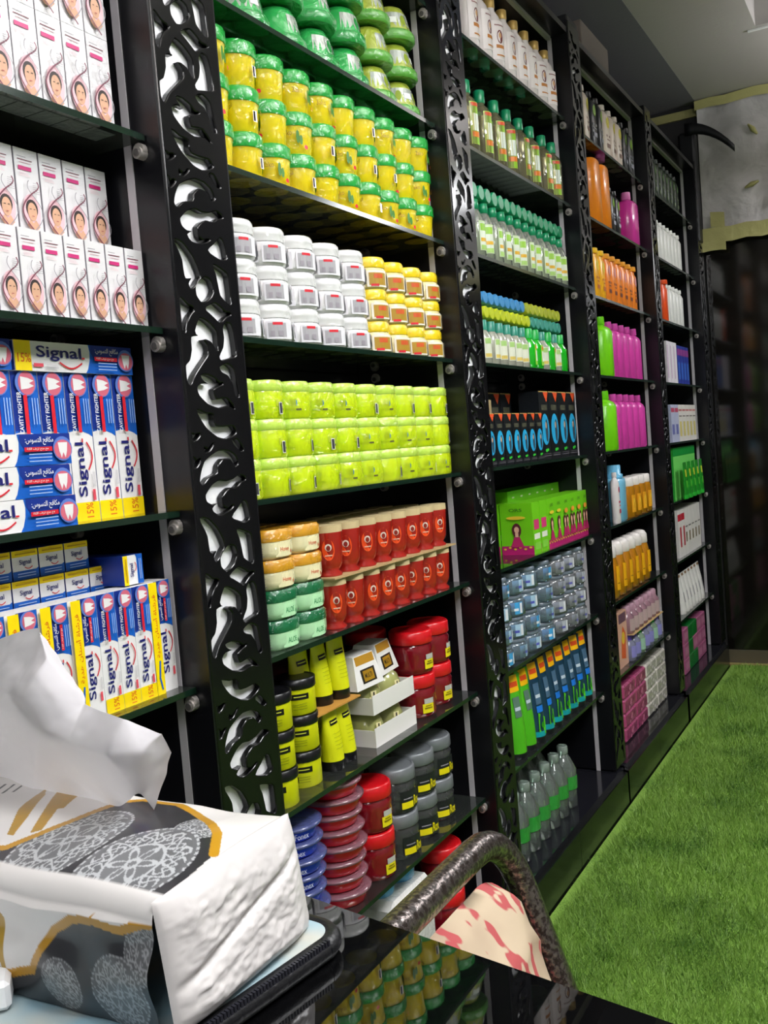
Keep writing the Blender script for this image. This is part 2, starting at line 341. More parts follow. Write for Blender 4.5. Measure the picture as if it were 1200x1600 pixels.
# ------------------------------------------------------------------ carved pillars
HOLES = [[(11,-3),(56,-1),(147,-3),(86,3),(34,5)],[(192,15),(244,18),(350,9),(259,19),(199,20)],[(11,27),(49,32),(124,29),(49,38),(11,39)],[(658,8),(733,7),(831,20),(778,21),(695,13)],
[(305,26),(425,21),(568,22),(665,28),(718,37),(665,41),(598,31),(470,30),(380,38),(350,48),(207,53),(117,61),(86,58),(117,47),(184,34)],
[(267,65),(380,60),(492,62),(613,60),(726,55),(831,60),(733,63),(650,69),(545,69),(455,74),(395,81),(402,93),(470,98),(583,93),(515,98),(395,102),(297,101),(237,95),(335,88),(237,88),(169,84),(154,77)],
[(748,90),(801,95),(831,113),(748,117),(643,114),(545,109),(658,99)],[(26,105),(147,108),(274,122),(342,136),(365,145),(320,150),(274,157),(214,162),(192,158),(237,149),(147,150),(132,140),(124,128),(86,118)],
[(447,146),(530,149),(560,159),(508,169),(432,175),(357,177),(297,170),(297,160),(372,151)],[(598,127),(733,132),(823,138),(831,174),(763,172),(680,165),(658,152),(635,138)],
[(34,177),(124,185),(229,188),(154,196),(94,206),(56,219),(26,216),(26,203),(19,190)],[(417,186),(560,178),(658,183),(733,188),(831,188),(726,193),(628,201),(553,196),(470,190)],
[(312,200),(440,205),(553,216),(545,238),(523,237),(462,228),(380,225),(320,227),(387,235),(372,245),(267,257),(139,272),(64,285),(34,280),(34,263),(102,256),(147,242),(154,226),(259,223),(222,217)],
[(718,202),(793,203),(831,214),(846,243),(711,248),(605,251),(575,248),(650,236),(680,222),(673,210)],[(560,262),(673,257),(778,263),(808,279),(838,299),(778,297),(756,283),(688,271),(598,267)],
[(244,274),(342,273),(455,277),(530,283),(598,282),(492,286),(417,290),(417,297),(455,305),(620,303),(748,316),(643,311),(485,314),(320,309),(199,298),(177,290),(237,285),(372,284),(297,280)],
[(132,318),(252,323),(372,324),(372,334),(410,340),(530,341),(673,340),(733,346),(673,351),(560,355),(425,352),(274,341),(199,331)]]
def cat_rom(pts, n=3):
    out = []; k = len(pts)
    for i in range(k):
        p0, p1, p2, p3 = [pts[(i + j) % k] for j in (-1, 0, 1, 2)]
        a = (p0[0] - p1[0], p0[1] - p1[1]); b = (p2[0] - p1[0], p2[1] - p1[1])
        for j in range(n):
            t = j / n; f = lambda A, B, C, D: 0.5 * (2 * B + (C - A) * t + (2 * A - 5 * B + 4 * C - D) * t * t + (3 * B - A - 3 * C + D) * t ** 3)
            c = (f(p0[0], p1[0], p2[0], p3[0]), f(p0[1], p1[1], p2[1], p3[1]))
            l = (p1[0] + (p2[0] - p1[0]) * t, p1[1] + (p2[1] - p1[1]) * t)
            out.append((0.55 * c[0] + 0.45 * l[0], 0.55 * c[1] + 0.45 * l[1]))
    return out
PW, PERIOD, ZB_, ZP = 0.1280, 0.351, -0.975, 1.15
def poly_area(p): return sum(p[i][0] * p[(i + 1) % len(p)][1] - p[(i + 1) % len(p)][0] * p[i][1] for i in range(len(p))) / 2
def grow(p, d):
    if poly_area(p) < 0: p = p[::-1]
    n = len(p); out = []
    for i in range(n):
        a, b_, c = p[i - 1], p[i], p[(i + 1) % n]
        e1 = Vector((b_[0] - a[0], b_[1] - a[1])); e2 = Vector((c[0] - b_[0], c[1] - b_[1]))
        if e1.length < 1e-7 or e2.length < 1e-7: out.append(b_); continue
        nn = (Vector((e1.y, -e1.x)).normalized() + Vector((e2.y, -e2.x)).normalized())
        if nn.length < 0.3: out.append(b_); continue
        nn.normalize(); out.append((b_[0] + nn.x * d, b_[1] + nn.y * d))
    return out
def in_poly(x, y, p):
    c = False; n = len(p)
    for i in range(n):
        (x0, y0), (x1, y1) = p[i], p[(i + 1) % n]
        if (y0 > y) != (y1 > y) and x < (x1 - x0) * (y - y0) / (y1 - y0) + x0: c = not c
    return c
def carved_mesh():
    from mathutils.geometry import delaunay_2d_cdt
    polys = []; k = -3
    while 0.39 - k * PERIOD > ZB_ - 0.4:
        zz = 0.39 - k * PERIOD
        for h in HOLES:
            pts = cat_rom([(0.003 + u / 1000 * 0.133 * 0.955, zz - v / 1000) for u, v in h])
            if max(p[1] for p in pts) > ZP - 0.012 or min(p[1] for p in pts) < ZB_ + 0.012: continue
            polys.append(grow(pts, 0.0009))
        k += 1
    V = []; E = []
    def loop(p):
        b_ = len(V); V.extend(Vector(q) for q in p); E.extend((b_ + i, b_ + (i + 1) % len(p)) for i in range(len(p)))
    loop([(0, ZB_), (PW, ZB_), (PW, ZP), (0, ZP)]); loop([(0.0015, ZB_ + .0015), (PW - .0015, ZB_ + .0015), (PW - .0015, ZP - .0015), (0.0015, ZP - .0015)])
    for p in polys: loop(p); loop([(min(max(x, .0017), PW - .0017), y) for x, y in grow(p, 0.0014)])
    vo, eo, fo, _, _, _ = delaunay_2d_cdt(V, E, [], 0, 1e-6)
    boxes = [(min(q[0] for q in p), max(q[0] for q in p), min(q[1] for q in p), max(q[1] for q in p), p) for p in polys]
    keep = []
    for f in fo:
        cx = sum(vo[i].x for i in f) / 3; cy = sum(vo[i].y for i in f) / 3
        if not (0 < cx < PW and ZB_ < cy < ZP): continue
        if any(b_[0] < cx < b_[1] and b_[2] < cy < b_[3] and in_poly(cx, cy, b_[4]) for b_ in boxes): continue
        keep.append(tuple(f))
    cnt = {}
    for f in keep:
        for i in range(3):
            e = (f[i], f[(i + 1) % 3]); key = (min(e), max(e)); cnt.setdefault(key, []).append(e)
    rim = [v[0] for v in cnt.values() if len(v) == 1]; onrim = {i for e in rim for i in e}
    TH = 0.0095; vs = []; fs = []; sm = []
    for i, v in enumerate(vo): vs.append((-0.0002 - (0.0016 if i in onrim else 0), v.x, v.y + H0))
    for f in keep:
        a, b_, c = (vo[i] for i in f); up = (b_.x - a.x) * (c.y - a.y) - (b_.y - a.y) * (c.x - a.x) > 0
        fs.append(f if up else f[::-1]); sm.append(any(i in onrim for i in f))
    n0 = len(vs); mp = {}
    for i in sorted(onrim):
        mp[i] = len(vs); vs.append((-0.0018, vo[i].x, vo[i].y + H0)); vs.append((-TH, vo[i].x, vo[i].y + H0))
    for (a, b_) in rim: fs.append((mp[a], mp[a] + 1, mp[b_] + 1, mp[b_])); sm.append(False)
    me = bpy.data.meshes.new('carved_panel'); me.from_pydata(vs, [], fs); me.polygons.foreach_set('use_smooth', sm)
    me.materials.append(BLK); me.update(); return me
CARVED = carved_mesh()
lab = ['between the toothpaste shelves and the yellow jar shelves', 'right of the yellow jar shelves', 'right of the green bottle shelves', 'right of the pink and orange bottle shelves', 'at the far end beside the end wall']
for i, (a, b_) in enumerate(PILL):
    t = thing('carved_pillar', 'black glossy scrollwork pillar over white backing, ' + lab[i], 'carved pillar', (0, a, 0), 0, 'carved pillars between the shelf bays')
    wdt = b_ - a
    o = bpy.data.objects.new('carved_panel', CARVED); COL.objects.link(o); o.parent = t; o.scale = (1, (wdt - 0.006) / PW, 1); o.location = (0, 0.003, 0)
    m = MB(); m.box(-0.0155, -0.0112, 0.0105, wdt - 0.0105, H0 + ZB_, H0 + ZP, mat('#f2f2f4', 0.5)); q = m.build('backing_panel', t); q['label'] = 'white backing seen through the carving'
    m = MB(); m.box(BACK, -0.002, 0.0, 0.010, H0 + ZB_, H0 + ZP, BLKS); m.build('side_board', t)
    m = MB(); m.box(BACK, -0.002, wdt - 0.010, wdt, H0 + ZB_, H0 + ZP, BLKS); m.build('side_board', t)
    m = MB(); m.box(BACK, -0.024, 0.010, wdt - 0.010, H0 + ZP - 0.012, H0 + ZP, BLKS); m.build('top_cap', t)
    # steel shelf supports on the left board facing the bay
    if i < 5:
        for k in range(1, 9):
            for x in (-0.030, -0.205):
                m = MB(); z = H0 + ZS[k] - 0.019
                m.tube([(x, 0.002, z), (x, -0.012, z)], 0.0075, mat('#c9c2bd', 0.3, 0.6), 12); m.tube([(x, -0.012, z), (x, -0.014, z)], 0.0045, mat('#6e6a68', 0.4, 0.5), 10)
                m.tube([(x, -0.001, z + 0.004), (x, -0.009, z + .004)], 0.0085, mat('#c9c2bd', 0.3, 0.6), 12)
                m.build('shelf_support', t)
# ------------------------------------------------------------------ bay carcasses and glass shelves
bl = ['toothpaste', 'yellow and white jar', 'green bottle', 'orange and pink bottle', 'white and dark bottle at far end']
GL = clear('#eef7f1', 0.97, 0.035, 1.85, 0.95); GE = mat('#12271c', 0.15, spec=0.7)
sn = {1: 'lowest', 2: 'second lowest', 3: 'third lowest', 4: 'fourth lowest', 5: 'fourth highest', 6: 'third highest', 7: 'second highest', 8: 'highest'}
for i, (a, b_) in enumerate(BAYS):
    t = thing('shelf_cabinet', 'open black shelf bay holding the ' + bl[i] + ' rows', 'shelf cabinet', (0, a, 0))
    L = b_ - a
    m = MB(); m.box(BACK - 0.012, BACK - 0.001, 0, L, H0 + ZS[0] - .01, H0 + ZP - 0.04, mat('#17181a', 0.22)); m.build('back_board', t)
    m = MB(); m.box(BACK, -0.004, 0, L, H0 + ZT + 0.002, H0 + ZT + 0.018, BLKS); m.build('top_board', t)
    m = MB(); m.box(BACK, 0.006, -0.06 if i else 0, L + 0.06, H0 + ZS[0] - 0.012, H0 + ZS[0], mat('#1c1c22', 0.10, spec=0.7)); m.build('base_board', t)
    m = MB(); m.box(0.004, 0.018, -0.06, L * .45, 0.0, H0 + ZS[0] - 0.0125, mat('#131413', 0.2, spec=.3)); m.box(0.004, 0.018, L * .45 + .002, L + .06, 0.0, H0 + ZS[0] - 0.0125, mat('#131413', 0.2, spec=.3)); m.build('plinth', t)
    m = MB(); m.box(-0.060, -0.048, L - 0.0016, L - 0.0002, H0 + ZS[0] + 0.001, H0 + ZT - 0.001, SILV); m.build('light_strip', t)
    m = MB(); m.box(-0.060, -0.048, 0.0, L - 0.0085, H0 + ZT - 0.007, H0 + ZT + 0.0015, SILV); m.build('light_strip', t)
    for k in range(1, 9):
        g = MB(); z = H0 + ZS[k]
        x0, x1, y0, y1 = BACK + 0.012, -0.024, a + 0.002, b_ - 0.002
        vs = [(x0, y0, z - .004), (x1, y0, z - .004), (x1, y1, z - .004), (x0, y1, z - .004), (x0, y0, z + .004), (x1, y0, z + .004), (x1, y1, z + .004), (x0, y1, z + .004)]
        g.add(vs, [(0, 3, 2, 1), (4, 5, 6, 7)], GL); g.add(vs, [(0, 1, 5, 4), (1, 2, 6, 5), (2, 3, 7, 6), (3, 0, 4, 7)], GE)
        tag(g.build('glass_shelf'), 'clear glass shelf, %s in the %s bay' % (sn[k], bl[i]), 'shelf', 'glass shelves')
# goods stored on top of bay four
m = MB(); m.box(-0.16, -0.03, 2.93, 3.22, H0 + ZT + .0185, H0 + ZT + 0.13, mat('#6f655f', 0.6), bev=.003); tag(m.build('carton'), 'greyish brown carton lying on top of the fourth bay', 'box')
m = MB(); m.box(-0.17, -0.04, 2.82, 2.92, H0 + ZT + .0185, H0 + ZT + 0.11, mat('#1b1b1e', 0.5), bev=.003); tag(m.build('carton'), 'black carton beside the brown one on top of the fourth bay', 'box')
# ================================================================== products
YEL = mat('#ffe000', 0.4); NAVY = mat('#1a1c6e', 0.4); BLUE = mat('#1460c4', 0.35); BLUD = mat('#16338f', 0.35); RED = mat('#d81f30', 0.4)
PAPW = mat('#eeecec', 0.35); SKIN = mat('#d9a888', 0.5); HAIR = mat('#2c1d1a', 0.5); PINK = mat('#ecc3cb', 0.5); MAG = mat('#cc2d78', 0.4); MAR = mat('#7a3a4c', 0.45); GRY = mat('#9a949c', 0.5); ORG = mat('#f07a1a', 0.4)
def signal_art(A, L, W, arabic=True, yellow=True):
    A.rect(0, L, 0, W, PAPW)
    x = L * .57
    A.poly([(x, 0), (L, 0), (L, W), (x + L * .035, W), (x + L * .045, W * .75), (x + L * .04, W * .45), (x + L * .02, W * .15)], BLUE)
    A.poly([(L * .66, W * .42), (L, W * .42), (L, W), (x + L * .05, W), (x + L * .05, W * .75)], BLUD)
    if yellow: A.rect(0, L * .125, 0, W, YEL); A.text('15%', L * .02, W * .28, L * .10, W * .30, mat('#e0621a', .5))
    A.text('Signal', L * .165, W * .36, L * .37, W * .46 if not arabic else W * .5, NAVY, 0.035)
    A.line([(L * (.345 + .19 * t), W * (.33 - .20 * math.sin(PI * t))) for t in [i / 10 for i in range(11)]], W * .055, RED)
    A.rect(L * .535, L * .56, W * .47, W * .53, RED)
    A.rect(L * .135, L * .21, W * .14, W * .26, mat('#e55060', .4))
    for k in range(3): A.rect(L * .23, L * .33, W * (.10 + .05 * k), W * (.12 + .05 * k), mat('#c9c5c9', .5))
    cx = L * .925
    A.ell(cx, W * .5, W * .40, W * .40, mat('#5f7fd0', .4)); A.ell(cx, W * .47, W * .36, W * .32, mat('#d86a80', .4))
    A.poly([(cx - W * .2, W * .7), (cx + W * .2, W * .7), (cx + W * .16, W * .42), (cx + W * .08, W * .2), (cx, W * .38), (cx - W * .08, W * .2), (cx - W * .16, W * .42)], PAPW)
    if arabic:
        A.text('\u0645\u0643\u0627\u0641\u062d \u0627\u0644\u062a\u0633\u0648\u0633:', L * .645, W * .64, L * .21, W * .26, PAPW, 0.02)
        A.rect(L * .635, L * .84, W * .44, W * .58, RED); A.text('\u0645\u0639 \u0645\u0646\u0639 \u0646\u0632\u064a\u0641 \u0627\u0644\u0644\u062b\u0629', L * .65, W * .46, L * .16, W * .11, PAPW)
    else:
        A.text('CAVITY FIGHTER', L * .60, W * .74, L * .27, W * .16, PAPW, 0.03)
        A.rect(L * .60, L * .85, W * .52, W * .66, RED)
    for k in range(3): A.rect(L * .66, L * .83, W * (.12 + .11 * k), W * (.15 + .11 * k), mat('#a9c4f0', .5))
def sig_end(A, W, H):
    A.rect(0, W, 0, H, PAPW); A.poly([(0, 0), (W, 0), (W, H * .36), (W * .9, H * .3), (0, H * .3)], BLUE); A.rect(0, W, H * .78, H, YEL)
    A.text('Signal', W * .26, H * .46, W * .46, H * .22, NAVY, .03); A.line([(W * (.45 + .3 * i / 6), H * (.42 - .07 * math.sin(PI * i / 6))) for i in range(7)], H * .03, RED)
    for k in range(2): A.rect(W * .15, W * .85, H * (.10 + .09 * k), H * (.13 + .09 * k), mat('#a9c4f0', .5))
    A.rect(W * .1, W * .9, H * .86, H * .91, mat('#c9a010', .5))
TOP = lambda: None
def carton(name, label, cat, d, wy, h, base, art=None, sides=None, group=None, x1=0.0, bev=0.0):
    """paper box: front face at local x = 0, y from 0 to wy"""
    t = thing(name, label, cat, group=group); m = MB(); m.box(-d, 0, 0, wy, 0, h, base, bev)
    if sides: m.box(-d + .0006, -0.0006, -0.0004, 0.0002, 0.0006, h - .0006, sides)
    bx = m.build('box', t)
    if art:
        a = MB(); A = Art(a, flat(0, 0, 0)); art(A); a.build('printed_front', bx)
    return t

# ---- bay one: toothpaste and face cream cartons
GRN = lambda s: s
def portrait(A, W, H):
    A.rect(W * .12, W * .5, H * .905, H * .912, GRY); A.rect(W * .12, W * .75, H * .87, H * .88, MAR); A.rect(W * .2, W * .7, H * .84, H * .848, PINK)
    A.rect(W * .12, W * .68, H * .755, H * .80, MAG)
    for k in range(4): A.rect(W * .14, W * (.6 - .05 * k), H * (.69 + .014 * k), H * (.694 + .014 * k), PINK)
    A.ell(W * .5, H * .29, W * .38, H * .20, PINK); 
    A.ell(W * .5, H * .325, W * .26, H * .105, HAIR); A.ell(W * .5, H * .29, W * .20, H * .105, SKIN)
    A.poly([(W * .22, H * .13), (W * .38, H * .20), (W * .5, H * .16), (W * .62, H * .20), (W * .78, H * .13), (W * .62, H * .08), (W * .38, H * .08)], SKIN)
    A.rect(W * .38, W * .46, H * .315, H * .322, HAIR); A.rect(W * .54, W * .62, H * .315, H * .322, HAIR); A.rect(W * .45, W * .55, H * .235, H * .243, mat('#b04a50', .5))
    for sg, mt in ((1, GRY), (-1, MAR)):
        A.line([(W * (.5 + (.1 if v > .49 else 0) * min(1, (v - .49) / .1 if v > .49 else 0) + sg * (.43 if v < .49 else -.24) * math.sin(PI * (v - .07) / .42 if v < .49 else PI * (v - .49) / .20)), H * v) for v in [.02 + .62 * i / 26 for i in range(27)]], W * (.03 if sg > 0 else .05), mt)
    for k in range(6): A.rect(W * (.56), W * (.86 - .02 * k), H * (.50 + .022 * k), H * (.504 + .022 * k), GRY)
def cream(g, h, w): return carton('face_cream_carton', None, 'box', .034, w, h, mat('#e6e4e6', .35, wrap=(g > 0)), lambda A: portrait(A, w, h), sides=GRY)
p = cream(0, .098, .0300)
for i in range(12):
    put(p, -0.045, .911 - .0325 * i, srf(5), label='white face cream carton with portrait, front row, %s from right on the portrait shelf' % (ORD[i] if i else 'first'), group='face cream cartons in the front row')
q = cream(0, .101, .0335)
for k in range(2):
    for i in range(11):
        if k == 0 and i > 8: continue
        put(q, -0.086, .899 - .0362 * i, srf(5) + .1015 * k, label='white face cream carton with portrait, back row %s layer, %s from right' % (('lower', 'upper')[k], ORD[i]), group='face cream cartons in the back row')
p = cream(1, .112, .0355)
for k in range(2):
    for i in range(8):
        put(p, -0.050, .885 - .0375 * i, srf(6) + .1125 * k, label='plastic-wrapped face cream carton on the upper shelf, %s layer, %s from right' % (('lower', 'upper')[k], ORD[i]), group='wrapped face cream cartons on the upper shelf')
# wrinkled film glare over them
# toothpaste, shelf four
def sigv(L, W): return carton('toothpaste_box', None, 'toothpaste', .032, W, L, PAPW, lambda A: signal_art(Art(A.mb, lambda s, t, l: flat(0, 0, 0)(W - t, s, l)), L, W, False), sides=BLUD)
def sigh(L, W): return carton('toothpaste_box', None, 'toothpaste', .038, L, W, PAPW, lambda A: signal_art(A, L, W, True), sides=BLUD)
p = sigv(.176, .0370)
for i in range(9): put(p, -0.076, .898 - .0385 * i, srf(4), label='upright toothpaste box with vertical lettering and yellow foot, %s from right' % ORD[i], group='upright toothpaste boxes')
q = sigh(.183, .0340)
for i in range(3):
    put(q, -0.030, .595 - .004 * (i % 2) , srf(4) + .0345 * i, label='toothpaste box lying in the front left stack, %s of three' % tr(i, 3), group='stacked lying toothpaste boxes')
for i in range(2):
    put(q, -0.070, .748 - .188 * i, srf(4) + .1765, label='toothpaste box lying across the upright boxes, ' + ('right one' if i == 0 else 'left one'), group='toothpaste boxes on top')
# shelf three
p = sigv(.142, .0285); p2 = None
def gift(L, W):
    def art(A):
        g = lambda s, t, l: flat(0, 0, 0)(W - t, s, l)
        B = Art(A.mb, lambda s, t, l: flat(0, 0, 0)(W - t, s, l)); signal_art(B, L, W * .66, True, False)
        A.lay = B.lay; A.rect(0, W * .34, 0, L, YEL)
        B.lay = A.lay; B.text('\u0641\u0631\u0634\u0627\u0629 \u0623\u0633\u0646\u0627\u0646 \u0647\u062f\u064a\u0629', L * .33, W * .73, L * .56, W * .2, mat('#e0621a', .5))
        B.line([(L * .04, W * .78), (L * .15, W * .86), (L * .3, W * .80)], W * .06, BLUE)
    return carton('toothpaste_gift_box', None, 'toothpaste', .034, W, L, PAPW, art, sides=YEL)
g = gift(.142, .0425)
y = .938
seq = ['g', 'n', 'n', 'n', 'g', 'g', 'g', 'g', 'g']
for i, kx in enumerate(seq):
    wdt = .0425 if kx == 'g' else .0285; y -= wdt + .0006
    put(g if kx == 'g' else p, -0.045 - (.004 if i == 0 else 0), y, srf(3), label=('toothpaste gift box with yellow brush strip, %s from right on lower shelf' if kx == 'g' else 'small upright toothpaste box between gift boxes, %s from right') % ORD[i],
        group='toothpaste gift boxes' if kx == 'g' else 'small upright toothpaste boxes')
e = thing('small_toothpaste_box', None, 'toothpaste'); m = MB(); m.box(-.12, 0, 0, .0365, 0, .0335, BLUD); m.build('box', e); m = MB(); sig_end(Art(m, flat(0, 0, 0)), .0365, .0335); m.build('printed_end', e)
for i in range(8):
    for k in range(6):
        if k == 5 and i in (0,): continue
        yy = .885 - .0385 * i - .012 * (k % 2) - (.02 if k == 5 else 0)
        if k < 3 and i > 5: continue
        put(e, -0.088 - .004 * (k % 3), yy, srf(3) + .034 * k - (0 if k < 5 else 0), label='end of a small toothpaste box, %s layer, %s from right, behind the gift boxes' % (tr(k, 6), ORD[i]), group='small toothpaste boxes stacked end on')
o = put(e, -0.055, .900, srf(3) + .1435, label='small toothpaste box lying on its side over the gift boxes', tilt=(PI / 2, 0)); 
# shelf two: dark little bottles behind the tissues
pb = thing('small_bottle', None, 'bottle'); m = MB(); m.lathe([(.014, 0), (.016, .004), (.016, .06), (.008, .07)], mat('#3a3020', .2), 14); m.build('body', pb)
m = MB(); m.lathe([(.009, .07), (.009, .09)], mat('#b9b43a', .4), 14); m.build('cap', pb); m = MB(); A = Art(m, wrapc(.0162, -.5, .012)); A.rect(-.014, .014, 0, .04, mat('#d8d4c8', .5), 6); m.build('label_band', pb)
for i in range(9): put(pb, -.055, .64 - .036 * i, srf(2), label='small dark bottle with yellow cap behind the tissues, %s from right' % ORD[i], group='small dark bottles behind the tissues')

# ---- jar families
def jar(name, cat, parts, group=None):
    """parts: (child name, profile, material, options, art)"""
    t = thing(name, None, cat, group=group)
    for (n, prof, mt, opt, art) in parts:
        m = MB()
        if prof: m.lathe(prof, mt, **opt)
        if art: art(m)
        m.build(n, t)
    return t
WY = mat('#ffdc00', .35, wrap=True, sss=.6); WG = mat('#12a53a', .35, wrap=True)
def yj(m):
    A = Art(m, wrapc(.0345, 0, 0)); LF = mat('#3d7d1e', .5)
    for a0 in (-.02, .052): 
        A.ell(a0, .026, .003, .011, LF, 8); A.ell(a0 + .005, .021, .003, .008, LF, 8); A.ell(a0 + .013, .010, .0035, .0035, RED, 10)
    A.rect(-.060, -.052, .014, .030, PAPW, 2); A.rect(-.059, -.056, .015, .029, BLK, 1)
    A.text('3ako', -.045, .028, .016, .008, mat('#a07a10', .5)); A.text('3ako', .022, .028, .016, .008, mat('#a07a10', .5))
yp = jar('yellow_jar', 'jar', [('body', [(.027, 0), (.029, .002), (.0325, .040), (.0335, .044)], WY, dict(seg=22), yj), ('lid', [(.0345, .044), (.0355, .046), (.0355, .062), (.033, .0655)], WG, dict(seg=44, ribs=1, rib=.025), None)])
for rrow in range(3):
    for k in range(3):
        if rrow == 2 and k: continue
        for c in range(10):
            x = -.064 - .0735 * rrow - R.uniform(0, .001); yy = 1.125 + .0725 * c + R.uniform(-.0004, .0004)
            put(yp, x, min(yy, 1.776), srf(6) + .0660 * k, R.choice((0, PI / 2, -PI / 2, PI)) + R.uniform(-.14, .14), 'yellow jar with green lid, %s, %s layer, %s' % (od(c, 10), tr(k, 3), ('front row', 'second row', 'back row')[rrow]), 'yellow jars with green lids')
# green domed tubs above
def dome(base, body, nm, lbl):
    def art(m):
        A = Art(m, lambda u, v, l: ((.0415 - .22 * v + l) * math.cos(u / .0415), (.0415 - .22 * v + l) * math.sin(u / .0415), .024 + v))
        A.rect(-.058, .058, 0.001, .030, mat('#b9c2b8', .25, .3, wrap=True), 14); A.ell(-.02, .015, .007, .010, mat(lbl, .4)); A.ell(.026, .015, .007, .010, mat(lbl, .4)); A.rect(-.008, .010, .008, .020, mat('#e9efe6', .5), 3)
    return jar(nm, 'tub', [('lid', [(.046, 0), (.0495, .004), (.0495, .014), (.047, .019)], mat(base, .35, wrap=True), dict(seg=28), None), ('body', [(.043, .0192), (.042, .024), (.0345, .055), (.029, .066), (.020, .0712)], mat(body, .3, wrap=True), dict(seg=24), art)])
d1 = dome('#1f9a44', '#2fae54', 'green_tub', '#1d8a3c'); d2 = dome('#5aa83a', '#a9b840', 'lime_tub', '#8aa020')
for rrow in range(2):
    for k in range(3):
        for c in range(7):
            pr = d2 if c >= 5 else d1
            put(pr, -.078 - .1 * rrow, 1.136 + .102 * c + .011 * rrow, srf(7) + .0718 * k, R.uniform(-1, 1), '%s upside-down domed tub, %s, %s layer, %s' % ('lime' if c >= 5 else 'green', od(c, 7), tr(k, 3), ('front row', 'back row')[rrow]), 'upside-down domed tubs')
# white jars and small yellow-lidded jars
def wj(m):
    A = Art(m, wrapc(.0388, 0, 0)); G1 = mat('#a9a7ac', .4)
    for a0 in (-.062, -.012, .038):
        A.rect(a0 - .022, a0 + .022, .004, .031, mat('#e4e3e8', .4), 8); A.rect(a0 - .019, a0 + .010, .007, .028, G1, 6); A.rect(a0 - .012, a0 + .004, .025, .029, RED, 3)
        A.rect(a0 - .016, a0 - .010, .008, .016, GRY, 2); A.rect(a0 - .004, a0 + .004, .008, .016, GRY, 2)
wp = jar('white_jar', 'jar', [('body', [(.033, 0), (.037, .003), (.0385, .008), (.0385, .032), (.036, .036)], mat('#e9e9ea', .3, wrap=True), dict(seg=24), wj), ('lid', [(.0375, .036), (.0382, .038), (.0378, .045), (.0382, .0455), (.0375, .053), (.035, .0568)], mat('#eeeeee', .3, wrap=True), dict(seg=28), None)])
def yl(m):
    A = Art(m, wrapc(.0345, 0, 0))
    for a0 in (-.060, -.012, .036): A.rect(a0 - .022, a0 + .022, .003, .032, mat('#efe9da', .4), 8); A.rect(a0 - .018, a0 + .018, .006, .028, mat('#b08a28', .4), 6); A.rect(a0 - .009, a0 + .009, .018, .026, mat('#d05a2a', .4), 3); A.rect(a0 - .015, a0 + .0, .004, .008, RED, 2)
lp = jar('gold_labelled_jar', 'jar', [('body', [(.029, 0), (.033, .003), (.0342, .008), (.0342, .034), (.031, .038)], mat('#e8dc9a', .3, wrap=True), dict(seg=24), yl), ('lid', [(.0325, .038), (.0335, .040), (.0335, .052), (.031, .0568)], mat('#f6d600', .35, wrap=True), dict(seg=28), None)])
for rrow in range(2):
    for k in range(3):
        for c in range(5): put(wp, -.067 - .079 * rrow, 1.151 + .0800 * c, srf(5) + .0573 * k, R.uniform(-.13, .13), 'white jar with white lid, %s, %s layer, %s' % (od(c, 5), tr(k, 3), ('front row', 'back row')[rrow]), 'white jars')
        for c in range(4): put(lp, -.064 - .079 * rrow, 1.553 + .0740 * c, srf(5) + .0573 * k, R.uniform(-.13, .13), 'small jar with yellow lid and gold label, %s, %s layer, %s' % (od(c, 4), tr(k, 3), ('front row', 'back row')[rrow]), 'jars with yellow lids')
# neon jars
def nj(m):
    A = Art(m, wrapc(.0345, 0, 0))
    [(A.ell(q, .024, .0045, .006, RED, 10), A.ell(q + .006, .024, .0035, .006, mat('#3f7fa0', .5), 10), A.rect(q - .010, q + .016, .012, .015, mat('#5a5a2a', .5), 3), A.rect(q - .022, q - .012, .018, .028, mat('#b9c832', .5), 2)) for q in (-.040, .030)]; A.rect(.008, .016, .006, .024, PAPW, 2); A.rect(.009, .015, .007, .023, mat('#3a3a3a', .5), 1)
    A.rect(-.058, -.05, .006, .024, PAPW, 2); A.rect(-.057, -.051, .007, .023, mat('#3a3a3a', .5), 1)
npj = jar('neon_yellow_jar', 'jar', [('body', [(.032, 0), (.0342, .003), (.0342, .038), (.0335, .041)], mat('#d6f20a', .3, wrap=True, sss=.5), dict(seg=24, sq=2.6), nj), ('lid', [(.0335, .041), (.0345, .042), (.0345, .054), (.032, .0575)], mat('#c9ea5a', .3, wrap=True), dict(seg=28, sq=2.6), None)])
for rrow in range(2):
    for k in range(3):
        for c in range(10): put(npj, -.066 - .0715 * rrow, 1.1195 + .0728 * c, srf(4) + .0581 * k, R.uniform(-.12, .12) + (R.choice([0, PI / 2, -PI / 2])), 'neon yellow jar with pale lid, %s, %s layer, %s' % (od(c, 10), tr(k, 3), ('front row', 'back row')[rrow]), 'neon yellow jars')
# honey and aloe tubs + red tumblers
def sqj(lid, side, txt, tc_):
    def art(m):
        A = Art(m, wrapc(.039, 0, 0)); A.rect(-.02, .02, .004, .024, mat(side, .4), 6)
        A.text(txt, -.012, .010, .02, .008, mat(tc_, .5)); A.ell(.016, .010, .003, .003, mat(tc_, .5), 8)
        for q in range(4): A.rect(-.05, -.03, .006 + .004 * q, .007 + .004 * q, GRY, 2)
        A.rect(.030, .044, .006, .020, mat('#b9c9b9', .5), 2)
    return jar('body_cream_tub', 'tub', [('body', [(.030, 0), (.0355, .004), (.037, .012), (.037, .027)], mat(side, .35, wrap=True), dict(seg=28, sq=3.2), art), ('lid', [(.0375, .027), (.038, .029), (.038, .041), (.035, .0448)], mat(lid, .35, wrap=True), dict(seg=28, sq=3.2), None)])
h1 = sqj('#d99a1f', '#efe6b8', 'Honey', '#d8603a'); h2 = sqj('#0d6b3f', '#b9ecb9', 'ALOE', '#3a9a5a')
